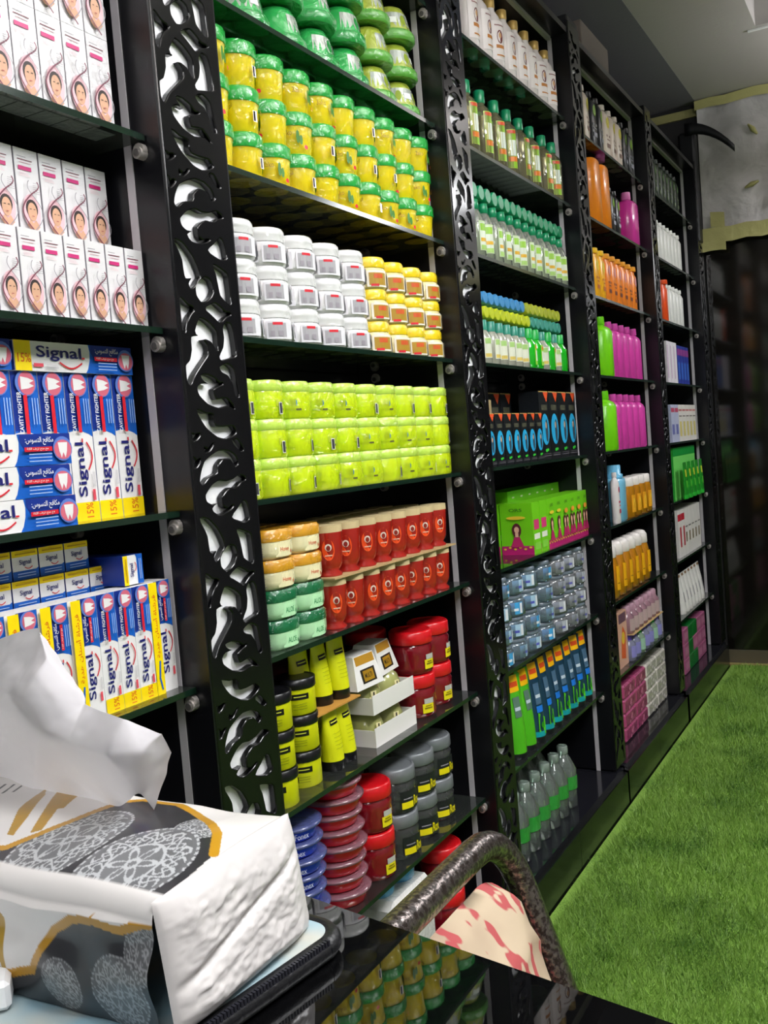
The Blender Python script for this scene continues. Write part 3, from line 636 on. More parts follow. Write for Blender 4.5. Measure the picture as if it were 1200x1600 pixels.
for rrow in range(2):
    for k in range(4):
        for c in range(2):
            put(h2 if k < 2 else h1, -.068 - .077 * rrow, 1.176 + .0765 * c, srf(3) + .0452 * k, 0, '%s cream tub, %s column, %s layer, %s' % ('green-lidded' if k < 2 else 'orange-lidded', ('left', 'right')[c], tr(k, 4), ('front row', 'back row')[rrow]), 'square cream tubs')
def rt(m):
    A = Art(m, lambda u, v, l: ((.0232 + .05 * v + l + .0003) * math.cos(u / .0245), (.0232 + .05 * v + l + .0003) * math.sin(u / .0245), .022 + v))
    A.ell(-.004, .022, .0105, .0175, mat('#f2501c', .35), 20); A.ell(-.004, .026, .0055, .006, mat('#e8d8cc', .4), 14); A.ell(-.004, .025, .0035, .0045, mat('#8a2318', .4), 10); A.rect(-.010, .002, .012, .014, mat('#e8b8a0', .5), 2)
rp = jar('red_tumbler', 'jar', [('body', [(.0215, 0), (.0225, .003), (.0165, .0085), (.0215, .016), (.0232, .022), (.0265, .072)], mat('#a8221a', .22, coat=.6), dict(seg=24), rt), ('cap', [(.0262, .072), (.0262, .0835)], mat('#cdb98c', .5), dict(seg=24), None)])
for rrow in range(3):
    for k in range(2):
        for c in range(8): put(rp, -.054 - .06 * rrow, 1.3285 + .0572 * c, srf(3) + (.0868 if k else 0), -.55 + R.uniform(-.35, .35) + (.5 if rrow else 0), 'red tumbler with beige cap, %s, %s layer, %s' % (od(c, 8), tr(k, 2), ('front row', 'second row', 'back row')[rrow]), 'red tumblers')
m = MB(); m.box(-.205, -.024, 1.297, 1.762, H0 + srf(3) + .0838, H0 + srf(3) + .0865, mat('#b79a6c', .7)); tag(m.build('cardboard_sheet'), 'brown cardboard sheet between the two layers of red tumblers', 'cardboard')
# shelf two: black-lid jars, tubes, trays, red jars
def kb(m):
    A = Art(m, wrapc(.0322, 0, 0))
    for a0 in (-.026, .044): A.rect(a0 - .015, a0 + .015, .025, .034, BLKS, 7); A.rect(a0 - .010, a0 + .010, .029, .0305, mat('#d9dc4a', .5), 5); [A.rect(a0 - .012, a0 + .010, .010 + .004 * q, .0108 + .004 * q, mat('#8a9410', .5), 3) for q in range(3)]
kp = jar('black_lidded_jar', 'jar', [('body', [(.030, 0), (.032, .002), (.032, .041)], mat('#d8dc10', .35), dict(seg=26), kb), ('lid', [(.0335, .041), (.034, .042), (.034, .056), (.031, .0572), (.029, .0555)], BLKS, dict(seg=48, ribs=1, rib=.02), None)])
for (x, yy, n_) in ((-.062, 1.146, 'front left stack'), (-.078, 1.236, 'second stack from left'), (-.150, 1.165, 'stack at the back left')):
    for k in range(3): put(kp, x, yy, srf(2) + .0578 * k, R.uniform(-.3, .3), 'yellow jar with black lid, %s, %s jar' % (n_, tr(k, 3)), 'yellow jars with black lids')
def tubeproto(name, col, capc, h, r, artf, group=None, caph=.016):
    t = thing(name, None, 'tube', group=group); m = MB(); vs = []; seg = 20; hs = [0, .25, .5, .75, .93, 1.0]
    for j, q in enumerate(hs):
        z = caph + (h - caph) * q; a = r * (1 - .0 * q); b_ = r * (1 - q ** 1.5 * .93)
        for i in range(seg): vs.append((b_ * math.cos(2 * PI * i / seg), (a + .004 * q) * math.sin(2 * PI * i / seg), z))
    n = len(hs)
    m.add(vs, [(j * seg + i, j * seg + (i + 1) % seg, (j + 1) * seg + (i + 1) % seg, (j + 1) * seg + i) for j in range(n - 1) for i in range(seg)], col, True)
    m.add(vs[-seg:], [tuple(range(seg))], col); 
    def f(u, v, l):
        q = min(max((v - caph) / (h - caph), 0), 1); b_ = r * (1 - q ** 1.5 * .93); a = r + .004 * q; th = u / r
        return ((b_ + l + .0005) * math.cos(th), (a + l) * math.sin(th), v)
    if artf: artf(Art(m, f), h, r)
    m.build('body', t); m = MB(); m.lathe([(r * .97, 0), (r, .001), (r, caph)], capc, 20); m.build('cap', t); return t
def yt(A, h, r):
    A.rect(-.012, .010, h * .72, h * .80, BLKS, 4); A.rect(-.010, .008, h * .755, h * .77, mat('#d9dc4a', .5), 3)
    for q in range(5): A.rect(-.012, .010 - .002 * (q % 2), h * (.35 + .06 * q), h * (.355 + .06 * q), mat('#8a9410', .5), 3)
yt_ = tubeproto('yellow_tube', mat('#d8dc10', .35), BLKS, .104, .020, yt)
for (x, yy, k, n_) in ((-.066, 1.309, 0, 'lower layer, left'), (-.070, 1.355, 0, 'lower layer, right'), (-.090, 1.268, 1, 'upper layer, left'), (-.080, 1.312, 1, 'upper layer, middle'), (-.074, 1.356, 1, 'upper layer, right'), (-.12, 1.30, 0, 'lower layer, back left'), (-.12, 1.35, 0, 'lower layer, back right')):
    put(yt_, x, yy, srf(2) + .1072 * k, R.uniform(-.2, .1), 'yellow cream tube standing on its black cap, ' + n_, 'yellow tubes with black caps')
m = MB(); m.box(-.15, -.044, 1.245, 1.378, H0 + srf(2) + .1043, H0 + srf(2) + .1068, mat('#c08a3a', .7)); tag(m.build('cardboard_sheet'), 'orange-brown cardboard sheet between the yellow tubes', 'cardboard')
tray = thing('carton_tray', None, 'tray'); m = MB(); TW = mat('#e9e6e2', .5)
m.box(-.10, 0, 0, .155, 0, .0015, TW); m.box(-.10, -.0985, 0, .155, .0015, .032, TW); m.box(-.0015, 0, 0, .155, .0015, .034, TW); m.box(-.0985, -.0015, 0, .0015, .0015, .030, TW); m.box(-.0985, -.0015, .1535, .155, .0015, .030, TW); m.build('tray', tray)
gel = jar('gel_jar', 'jar', [('body', [(.030, 0), (.034, .006), (.035, .024), (.028, .044), (.020, .050)], clear('#e2e49a', .6, .05), dict(seg=22), None), ('contents', [(.028, .002), (.032, .008), (.033, .023), (.026, .040)], mat('#a9ab3e', .4), dict(seg=22), None),
    ('label_tag', None, None, {}, lambda m: (lambda A: (A.rect(-.009, .009, .020, .026, mat('#e8dfa8', .5), 4), A.rect(-.006, .006, .026, .036, mat('#e8dfa8', .5), 3), A.rect(-.0015, .0015, .026, .034, BLKS, 1)))(Art(m, wrapc(.0360, -.45, 0))))])
for k in range(2):
    put(tray, -.046, 1.420, srf(2) + .0575 * k, 0, 'white cardboard tray of pale green jars, %s of the two' % tr(k, 2), 'white trays')
    for a in range(2):
        for b_ in range(2): put(gel, -.090, 1.460 + .0745 * b_, srf(2) + .0575 * k + .0016, R.uniform(-.2, .3), 'pale green jar in the %s white tray, %s' % (tr(k, 2), ('left', 'right')[b_]), 'pale green jars in trays') if a == 0 else None
gb = thing('gold_label_carton', None, 'box'); m = MB()
vs = [(-.07, -.005, 0), (.0, -.005, 0), (.0, .082, 0), (-.07, .082, 0), (-.055, .008, .056), (-.014, .008, .056), (-.014, .070, .056), (-.055, .070, .056)]
m.add(vs, [(0, 3, 2, 1), (4, 5, 6, 7), (0, 1, 5, 4), (1, 2, 6, 5), (2, 3, 7, 6), (3, 0, 4, 7)], mat('#e9e7e4', .4)); m.build('box', gb)
m = MB(); A = Art(m, lambda u, v, l: (-.25 * v + l, .0 + u, v)); A.rect(.0105, .069, .040, .055, mat('#b9882a', .35)); A.rect(.018, .062, .008, .032, mat('#2a241a', .4)); A.rect(.024, .056, .011, .029, mat('#c99a2a', .3, .4)); A.text('MULTI', .028, .016, .022, .008, mat('#2a241a', .4)); m.build('printed_front', gb)
for i, (x, yy, rz) in enumerate(((-.052, 1.388, -.05), (-.066, 1.492, .10))): put(gb, x, yy, srf(2) + .1085, rz, 'white and gold carton tilted on the pale green jars, ' + ('left', 'right')[i], 'white and gold cartons')
def rj(m):
    A = Art(m, wrapc(.0427, -.50, 0)); A.rect(-.004, .022, .010, .028, mat('#e8d81a', .4), 5); A.rect(.000, .022, .028, .038, mat('#b9b9b0', .4), 5); A.rect(.000, .018, .018, .021, mat('#8a7a10', .4), 4); A.rect(.002, .016, .023, .025, mat('#8a7a10', .4), 4)
def mkbig(name, bodym, lidm, art, inner=None):
    parts = [('body', [(.036, 0), (.0405, .004), (.0418, .014), (.0405, .022), (.0418, .030), (.0405, .040), (.042, .050), (.037, .058)], bodym, dict(seg=26), art), ('lid', [(.041, .058), (.0425, .060), (.042, .080), (.038, .0838), (.036, .082)], lidm, dict(seg=40, ribs=1, rib=.012), None)]
    return jar(name, 'jar', parts)
rjp = mkbig('red_gel_jar', mat('#7c0d1c', .10, coat=.8), mat('#d3141e', .3, coat=.3), rj)
for (x, yy, k, n_) in ((-.076, 1.632, 0, 'lower left'), (-.076, 1.632, 1, 'upper left'), (-.084, 1.724, 0, 'lower right'), (-.084, 1.724, 1, 'upper right'), (-.17, 1.62, 0, 'lower back left'), (-.17, 1.62, 1, 'upper back left')):
    put(rjp, x, yy, srf(2) + .0845 * k, R.uniform(-.2, .5), 'dark red gel jar with red lid on the tube shelf, ' + n_, 'red gel jars on the tube shelf')
for k in range(2): put(rjp, -.072, 1.420, srf(1) + .0845 * k, .1, 'dark red gel jar with red lid beside the red tubs, %s of the stack' % tr(k, 2), 'red gel jars beside the red tubs')
# lowest glass shelf
def flat_tub(name, c1, lidc, txt):
    def art(m):
        if txt: A = Art(m, wrapc(.0475, -.5, 0)); A.text('Fonex', -.012, .006, .024, .009, mat('#cfd6f5', .4))
    return jar(name, 'tub', [('body', [(.040, 0), (.045, .003), (.047, .014), (.0475, .019)], mat(c1, .2, coat=.5), dict(seg=30), art), ('lid', [(.0535, .0192), (.0545, .021), (.0545, .0235), (.048, .0255), (.044, .0256)], clear(lidc, .72, .05), dict(seg=30), None)])
ft1 = flat_tub('blue_tub', '#1c3fc0', '#8f9cf0', 1); ft2 = flat_tub('red_tub', '#c3182c', '#e9a3b4', 0)
for k in range(7): put(ft1, -.084 + .003 * math.sin(k * 2), 1.196, srf(1) + .0262 * k, R.uniform(-.4, .4), 'flat blue tub with clear lid, front stack, %s' % tr(k, 7), 'stacked blue tubs')
for k in range(5): put(ft1, -.19, 1.15, srf(1) + .0262 * k, 0, 'flat blue tub with clear lid, back stack, %s' % (tr(k, 7)), 'stacked blue tubs at the back')
for k in range(8): put(ft2, -.082 + .003 * math.cos(k * 2), 1.317, srf(1) + .0262 * k, 0, 'flat red tub with pink lid, %s' % ('counted %s from the bottom' % ORD[k] if k < 7 else 'topmost'), 'stacked red tubs')
def gj(m):
    A = Art(m, wrapc(.0428, -.35, 0)); A.rect(-.026, .024, .008, .042, mat('#1d1f22', .4), 9); A.rect(-.024, .002, .010, .022, mat('#ecdc12', .4), 6); A.text('Rox', .004, .012, .020, .018, mat('#ecdc12', .4), .05); A.rect(-.02, 0, .027, .029, GRY, 3)
gjp = mkbig('grey_lidded_jar', clear('#e9eced', .94, .04, 1.5), mat('#7e8286', .35, .3), gj)
for c, (x, yy) in enumerate(((-.072, 1.512), (-.078, 1.605), (-.086, 1.697))):
    for k in range(2): put(gjp, x, yy, srf(1) + .0845 * k, R.uniform(-.1, .2), 'clear gel jar with grey lid, %s column, %s' % (('left', 'middle', 'right')[c], tr(k, 2)), 'grey-lidded gel jars')
for c in range(3):
    for k in range(2): put(gjp, -.175, 1.50 + .093 * c, srf(1) + .0845 * k, .3, 'clear gel jar with grey lid, back row %s column, %s' % (('left', 'middle', 'right')[c], tr(k, 2)), 'grey-lidded gel jars at the back')
# bottom board
for k in range(2): put(rjp, -.080, 1.690, srf(0) - .003 + .0936 * k, .2, 'dark red gel jar with red lid on the bottom board, %s one' % ('lower', 'upper')[k], 'red gel jars on the bottom board', s=1.1)
bp_ = thing('wipes_pack', 'white pack with pale blue flip lids on the bottom board', 'pack'); m = MB(); m.box(-.14, 0, 0, .155, 0, .175, mat('#e4e2de', .4, wrap=True), bev=.014); m.build('pack_body', bp_)
m = MB(); m.lathe([(.034, .175), (.036, .179), (.036, .195), (.030, .205)], mat('#3f9fd8', .3, wrap=True), 24, cx=-.06, cy=.112, sx=1, sy=1); m.build('lid', bp_); m = MB(); m.lathe([(.030, .175), (.032, .179), (.032, .190), (.026, .197)], mat('#4aa6dc', .3, wrap=True), 24, cx=-.06, cy=.040); m.build('lid', bp_)
m = MB(); A = Art(m, flat(0, 0, 0)); A.ell(.085, .135, .014, .007, mat('#2f9fd8', .4)); A.rect(.075, .095, .133, .1355, PAPW); A.ell(.095, .100, .004, .004, MAG); A.rect(.065, .085, .09, .092, mat('#58a070', .4)); m.build('printed_front', bp_)
put(bp_, -.040, 1.432, srf(0) - .003)
cj = jar('clear_cup', 'jar', [('body', [(.026, 0), (.030, .003), (.031, .05), (.028, .055)], clear('#eef2f4', .85, .05), dict(seg=20), None), ('lid', [(.031, .055), (.032, .057), (.032, .066), (.028, .069)], clear('#e6eaec', .7, .1), dict(seg=20), None)])
for rrow in range(2):
    for c in range(4): put(cj, -.06 - .07 * rrow, 1.14 + .072 * c, srf(0) - .003, 0, 'empty clear cup with clear lid on the bottom board, %s, %s' % (od(c, 4), ('front', 'back')[rrow]), 'clear cups on the bottom board')
# ---- bay three: bottles and boxes
GCAP = mat('#0e8f5e', .35, coat=.3)
def bot(name, body, bodym, cap, capm, art, seg=16, sy=1.0, sx=1.0, cat='bottle', liquid=None, sq=2.0, cs=1.0):
    t = thing(name, None, cat); m = MB(); m.lathe(body, bodym, seg, sx=sx, sy=sy, sq=sq); m.build('body', t)
    if liquid: m = MB(); m.lathe(liquid[0], liquid[1], seg, sx=sx, sy=sy, sq=sq); m.build('liquid', t)
    if cap: m = MB(); m.lathe(cap, capm, seg, sx=cs, sy=cs); m.build('cap', t)
    if art: m = MB(); art(m, sy); m.build('label_band', t)
    return t
def band(r, z0, z1, col, wd, extra=None, ang=-.3):
    def a(m, sy):
        A = Art(m, lambda u, v, l: ((r + .0006 + l) * math.cos(ang + u / r), (r + .0006 + l) * math.sin(ang + u / r) * sy, v)); A.rect(-wd / 2, wd / 2, z0, z1, col, 8)
        if extra: extra(A)
    return a
def wb(A): A.ell(0, .075, .009, .016, mat('#6a1f24', .4), 14); A.ell(0, .078, .004, .007, mat('#d8a878', .4), 10); A.rect(-.012, .012, .048, .056, mat('#c8803a', .5), 3); A.rect(-.014, .014, .100, .103, mat('#a07a7a', .5), 3); A.rect(-.012, .012, .03, .033, mat('#c8803a', .5), 3)
P1 = bot('white_lotion_bottle', [(.026, 0), (.029, .003), (.029, .105), (.022, .128), (.013, .142), (.012, .150)], mat('#e6dedd', .25, coat=.3), [(.0125, .150), (.0135, .152), (.0135, .172), (.011, .174)], mat('#c9a860', .35, .3), band(.029, .022, .112, mat('#f1eaea', .4), .048, wb))
for rrow in range(2):
    for c in range(8): put(P1, -.058 - .07 * rrow, 2.095 + .0775 * c - .0 * rrow, srf(8), R.uniform(-.3, .3), 'white bottle with gold cap, %s, %s' % (od(c, 8), ('front row', 'back row')[rrow]), 'white bottles with gold caps')
def ol(A): LG = mat('#8cc024', .4); A.rect(-.010, .012, .022, .112, LG, 4); A.rect(-.009, .011, .050, .088, mat('#dfe9e0', .4), 3); A.rect(-.010, .012, .036, .048, mat('#e07a1a', .4), 3); A.rect(-.010, .012, .104, .112, mat('#d8502a', .4), 3)
P2 = bot('oil_bottle', [(.024, 0), (.026, .003), (.0262, .108), (.021, .124), (.0115, .134), (.0115, .142)], clear('#e6e0b0', .85, .03), [(.0125, .138), (.0135, .140), (.0130, .166), (.011, .168)], GCAP, band(.026, .020, .114, mat('#a8cf3a', .4), .026, ol, -.45), liquid=([(.0235, .002), (.0250, .006), (.0250, .104)], mat('#3e3a0a', .06, coat=.8)), sq=2.6)
k = 0
for rrow in range(2):
    for c in range(8): put(P2, -.060 - .062 * rrow, 2.066 + .0835 * c - .040 * (rrow) + R.uniform(-.006, .006), srf(7), R.uniform(-.35, .35), 'oil bottle with green cap and lime label, %s, %s' % (od(c, 8), ('front row', 'back row')[rrow]), 'oil bottles with green caps')
def cb_(A): A.rect(-.010, .010, .020, .078, mat('#dde6d4', .4), 4); A.rect(-.009, .009, .06, .076, mat('#9ccf4a', .4), 3); A.rect(-.009, .009, .036, .044, mat('#e0b030', .4), 3); A.rect(-.009, .009, .018, .028, mat('#a8d070', .4), 3)
P3 = bot('clear_rosewater_bottle', [(.020, 0), (.0225, .003), (.022, .04), (.0225, .08), (.016, .100), (.010, .112)], clear('#eaf0e6', .8, .04), [(.0105, .110), (.0125, .111), (.0115, .132), (.010, .133)], GCAP, band(.0225, .016, .082, mat('#c8dcae', .4), .024, cb_, -.4), liquid=([(.0185, .002), (.0205, .005), (.0205, .078)], mat('#a9b48a', .15)))
for rrow in range(2):
    for c in range(12): put(P3, -.055 - .055 * rrow, 2.055 + .0535 * c, srf(6), R.uniform(-.3, .3), 'slim clear bottle with green cap, standing, %s, %s' % (od(c, 12), ('front row', 'back row')[rrow]), 'slim clear bottles standing')
def lying(nm, lbl, z, y0, pitch, n, capc, r, L, grp, x=-.045):
    t = thing(nm, None, 'bottle'); m = MB(); m.lathe([(r * .55, .020), (r, .040), (r, L)], clear('#cfe0d0', .5, .05), 14, sq=2.0); m.build('body', t)
    m = MB(); m.lathe([(r * .82, 0), (r * .9, .002), (r * .9, .024)], capc, 20, ribs=1, rib=.04); m.build('cap', t)
    for i in range(n): put(t, x, y0 + pitch * i, z, 0, lbl + ', %s' % od(i, n), grp, tilt=(0, -PI / 2))
lying('lying_bottle', 'clear bottle lying with its green cap outward on the slim bottles', srf(6) + .1335 + .0195, 2.045, .0400, 16, GCAP, .0192, .14, 'lying bottles with green caps')
TEAL = mat('#3f9a8a', .4); P4c = mat('#2f8f7a', .35)
P4 = bot('small_clear_bottle', [(.018, 0), (.0205, .003), (.0205, .062), (.013, .076), (.0105, .080)], clear('#d6d8c6', .5, .04), [(.0125, .078), (.0125, .100), (.0115, .101)], P4c, band(.0205, .014, .06, mat('#dfe2cf', .4), .022, lambda A: (A.rect(-.009, .009, .016, .024, mat('#d8c060', .4), 3), A.rect(-.008, .008, .046, .058, mat('#a8cf7a', .4), 3)), -.4), liquid=([(.0165, .002), (.019, .005), (.019, .058)], mat('#c0c0a0', .2)))
P5 = bot('green_bottle', [(.018, 0), (.0215, .003), (.0215, .062), (.013, .076), (.0105, .080)], mat('#16b81e', .1, coat=.8), [(.0135, .078), (.0135, .101), (.012, .103)], mat('#18b24a', .35), band(.0215, .010, .062, mat('#9fdc4a', .4), .024, lambda A: (A.rect(-.009, .009, .020, .046, mat('#eef2e6', .4), 3), A.rect(-.009, .009, .05, .058, mat('#e0882a', .4), 3)), .45))
pat = 'cccccc' 'ggcgcg'
for c, ch_ in enumerate(pat):
    for rrow in range(2):
        put(P4 if ch_ == 'c' else P5, -.054 - .05 * rrow, 2.048 + .0490 * c, srf(5), R.uniform(-.3, .3), '%s, %s, %s' % ('small clear bottle with teal cap' if ch_ == 'c' else 'small bright green bottle with green cap', od(c, 12), ('front row', 'back row')[rrow]), 'small clear bottles' if ch_ == 'c' else 'small green bottles')
z5 = srf(5) + .1035
lying('lying_small_bottle', 'small bottle lying with yellow-green cap outward, lower layer', z5 + .0165, 2.030, .0340, 10, mat('#c3cf1f', .4), .0162, .09, 'lying bottles with yellow-green caps')
lying('lying_small_bottle', 'small bottle lying with teal cap outward, lower layer', z5 + .0165, 2.372, .0340, 7, TEAL, .0162, .09, 'lying bottles with teal caps')
lying('lying_small_bottle', 'small bottle lying with blue cap outward, upper layer', z5 + .0165 + .033, 2.030, .0340, 9, mat('#3f8fc9', .4), .0162, .09, 'lying bottles with blue caps')
lying('lying_small_bottle', 'small bottle lying with yellow cap outward, upper layer', z5 + .0165 + .033, 2.338, .0340, 8, mat('#aab32a', .4), .0162, .09, 'lying bottles with yellow caps above')
# hair oil cartons
def hair(A, W, H):
    A.poly([(W * .02, H), (W * .98, H), (W * .98, H * .985), (W * .02, H * .985)], mat('#b89a5a', .5)); A.poly([(W * .45, H * .985), (W, H * .985), (W * .78, H * .84)], mat('#f0582a', .4))
    A.rect(W * .2, W * .8, H * .72, H * .80, mat('#4a4a3a', .5)); A.ell(W * .5, H * .44, W * .40, H * .23, mat('#2bb0e8', .35), 22); A.ell(W * .62, H * .42, W * .14, H * .17, mat('#3a4a5a', .4), 12); A.ell(W * .55, H * .50, W * .08, H * .05, mat('#d8a888', .5), 10)
    A.ell(W * .45, H * .13, W * .11, H * .025, mat('#3ac83a', .4), 10); A.ell(W * .6, H * .14, W * .10, H * .022, mat('#3ac83a', .4), 10); A.rect(W * .1, W * .9, H * .05, H * .055, GRY); A.rect(W * .1, W * .9, H * .08, H * .083, GRY)
DK = mat('#12161a', .35)
ha = carton('hair_oil_carton', None, 'box', .05, .0500, .121, DK, lambda A: hair(A, .0500, .121)); hb = carton('tall_hair_oil_carton', None, 'box', .055, .0730, .178, DK, lambda A: hair(A, .0730, .178))
for i in range(7): put(ha, -.040, 2.000 + .0535 * i, srf(4), label='small black carton with blue oval, %s' % od(i, 7), group='small black hair oil cartons')
for i in range(4): put(hb, -.048, 2.378 + .0755 * i, srf(4), label='tall black carton with large blue oval, front row, %s of four' % od(i, 4), group='tall black hair oil cartons')
for i in range(5): put(hb, -.120, 1.985 + .0775 * i, srf(4), label='tall black carton behind the small ones, %s of five' % od(i, 5), group='tall black cartons behind')
m = MB(); m.box(-.0372, 0, 0, .036, 0, .032, mat('#a8946a', .6)); o = m.build('carton'); o.location = (-.06, 2.052, H0 + srf(4) + .1215); tag(o, 'little kraft carton lying on the leftmost small black cartons', 'box')
# green dress-up hair cartons
LG = mat('#77d21c', .35); LGD = mat('#4a9a14', .4); FUS = mat('#b81c6c', .4)
def lady(A, cx, z0, s):
    A.poly([(cx - .017 * s, z0), (cx + .017 * s, z0), (cx + .006 * s, z0 + .026 * s), (cx - .006 * s, z0 + .026 * s)], mat('#c02a68', .4)); A.ell(cx, z0 + .040 * s, .0115 * s, .017 * s, mat('#5a1f2a', .5), 14)
    A.ell(cx, z0 + .041 * s, .0062 * s, .008 * s, mat('#e8b89a', .5), 12); A.rect(cx - .004 * s, cx + .004 * s, z0 + .024 * s, z0 + .034 * s, mat('#e8b89a', .5))
def gfr(A, W, H, n=1):
    A.rect(0, W, 0, H * .17, FUS)
    for q in range(6): A.ell(W * (.1 + .16 * q), H * .11 + .004 * (q % 2), .004, .0025, mat('#e8c03a', .5), 8)
    if n == 1: lady(A, W * .5, H * .15, 1.05); A.ell(W * .5, H * .72, W * .30, H * .035, mat('#f2d03a', .4), 14); A.text('ORS', W * .3, H * .84, W * .4, H * .06, mat('#2a6a1a', .5))
    else: lady(A, W * .34, H * .15, 1.0); lady(A, W * .68, H * .15, 1.0); A.ell(W * .5, H * .68, W * .25, H * .055, mat('#f2a03a', .4), 14); A.text('ORS', W * .3, H * .84, W * .4, H * .06, mat('#2a6a1a', .5))
g1 = carton('green_hair_kit', None, 'box', .06, .0575, .128, LG, lambda A: gfr(A, .0575, .128)); g2 = carton('green_hair_kit', None, 'box', .06, .0575, .128, LG, lambda A: gfr(A, .0575, .128, 2))
for i in range(6):
    put(g1 if i in (0, 1) else g2, -.036, 2.352 + .0562 * i if i < 0 else 2.350 + .0563 * i, srf(3), label='green hair kit carton facing out, %s of six' % od(i, 6), group='green hair kit cartons facing out', s=(1, .975, 1))
gs = thing('green_hair_kit', None, 'box'); m = MB(); m.box(-.085, 0, 0, .052, 0, .128, LG); m.build('box', gs)
m = MB(); A = Art(m, flat_l(0, -.085, 0)); gfr(A, .085, .128); m.build('printed_front', gs)
m = MB(); A = Art(m, flat(0, 0, 0)); A.rect(.008, .044, .060, .085, mat('#d83a7a', .4)); A.rect(.006, .046, .036, .050, mat('#e9eedd', .5)); A.rect(.006, .046, .010, .028, mat('#8ad84a', .4)); m.build('side_print', gs)
put(gs, -.036, 2.240, srf(3), label='green hair kit carton showing its narrow side, left of the six', group=None)
put(gs, -.036, 2.295, srf(3), label='green hair kit carton showing its narrow side, touching the six', group=None)
put(gs, -.124, 2.236, srf(3), label='green hair kit carton behind the narrow-side one, turned left', group=None)
lc = carton('green_display_carton', 'long green display carton lying behind the hair kits', 'box', .08, .40, .155, LG, lambda A: [A.rect(.03 + .06 * q, .045 + .06 * q, .136, .140, mat('#e6efd0', .5)) for q in range(6)]); put(lc, -.115, 2.285, srf(3))
# blue and clear gel jars
def gelj(nm, bc, lb, tx):
    return jar(nm, 'jar', [('body', [(.034, 0), (.038, .003), (.038, .036), (.034, .040)], bc, dict(seg=20, sq=2.8), lambda m: (lambda A: (A.rect(-.024, .020, .006, .034, mat(lb, .4, wrap=True), 6), A.rect(-.016, .006, .014, .020, mat(tx, .4), 3), A.rect(.010, .018, .008, .032, mat('#e4e6ea', .4), 2)))(Art(m, wrapc(.0395, -.3, 0)))),
        ('lid', [(.033, .040), (.035, .041), (.035, .049), (.031, .0515)], clear('#8a98a8', .4, .08), dict(seg=24), None)])
b1_ = gelj('blue_gel_jar', clear('#bcd8ea', .78, .05, 1.6), '#a6c8e0', '#4a52b0'); b2_ = gelj('clear_gel_jar', clear('#dfe3ea', .8, .05, 1.6), '#b6bac6', '#5a5aa8'); b3_ = gelj('sky_labelled_gel_jar', clear('#bcd8ea', .78, .05, 1.6), '#3fa4e0', '#e8eef4')
for rrow in range(2):
    for k in range(4):
        for c in range(7):
            xs = (2.030, 2.118, 2.215, 2.322, 2.425, 2.512, 2.597)
            pr = b2_ if c > 3 else (b3_ if (c + k) % 3 == 0 else b1_)
            put(pr, -.068 - .088 * rrow, xs[c], srf(2) + .0518 * k, R.uniform(-.5, .4), '%s, %s column, %s layer, %s' % ('clear gel jar' if c > 3 else 'blue-tinted gel jar', od(c, 7), tr(k, 4), ('front row', 'back row')[rrow]), 'wrapped gel jars')
# face wash tubes standing on caps
def fw(A, h, r):
    A.rect(-.016, .016, h * .80, h * .995, mat('#f6b90a', .35), 5); A.rect(-.013, .013, h * .86, h * .92, mat('#d8481a', .4), 4); A.rect(-.011, .010, h * .48, h * .74, mat('#4a6a86', .4), 4); A.rect(-.009, .008, h * .56, h * .60, mat('#c9d6e2', .4), 3)
    A.rect(-.012, .010, h * .38, h * .46, mat('#1f7ae0', .4), 3); A.poly([(-.014, h * .14), (.010, h * .10), (.015, h * .30), (-.010, h * .38)], mat('#58c81a', .35)); A.ell(0, h * .22, .006, .008, mat('#2a8a1a', .4), 10)
def fg(A, h, r): A.rect(-.016, .016, h * .80, h * .995, mat('#f6b90a', .35), 5); A.rect(-.013, .013, h * .86, h * .92, mat('#d8481a', .4), 4); A.rect(-.011, .010, h * .50, h * .74, mat('#5a7a6a', .4), 4); A.rect(-.009, .008, h * .58, h * .62, mat('#c9d6e2', .4), 3)
T1 = tubeproto('face_wash_tube', mat('#123a52', .3, coat=.4), mat('#13161a', .4), .196, .0275, fw, caph=.014); T2 = tubeproto('green_face_wash_tube', mat('#4fb81e', .3, coat=.4), mat('#13161a', .4), .196, .0275, fg, caph=.014)
m = MB(); m.lathe([(.0278, .0145), (.0279, .028)], mat('#12a0a8', .35), 20, cap0=False, cap1=False); o = m.build('base_band', T1)
for c in range(9): put(T2 if c < 2 else T1, -.058, 2.078 + .0655 * c, srf(1), R.uniform(-.35, .05), '%s tube with yellow top strip, %s' % ('green face wash' if c < 2 else 'dark blue face wash', od(c, 9)), 'face wash tubes')
for c in range(8): put(T1, -.125, 2.10 + .0655 * c, srf(1), 0, 'dark blue face wash tube in the back row, %s' % od(c, 8), 'face wash tubes in the back row')
# bottom board: film-wrapped clear bottles
P6 = bot('wrapped_clear_bottle', [(.030, 0), (.034, .004), (.032, .05), (.034, .10), (.022, .125), (.013, .14)], clear('#dfeee4', .86, .06, 1.6), [(.014, .14), (.015, .142), (.015, .160), (.013, .162)], clear('#d9ece0', .7, .1, 1.6), band(.034, .05, .085, mat('#2f9a3a', .3, wrap=True), .06))
for c in range(6):
    for rrow in range(2): put(P6, -.062 - .075 * rrow, 2.05 + .072 * c, srf(0) - .0035, R.uniform(-.4, .4), 'film-wrapped clear bottle with green label on the bottom board, %s, %s' % (od(c, 6), ('front', 'back')[rrow]), 'film-wrapped clear bottles')

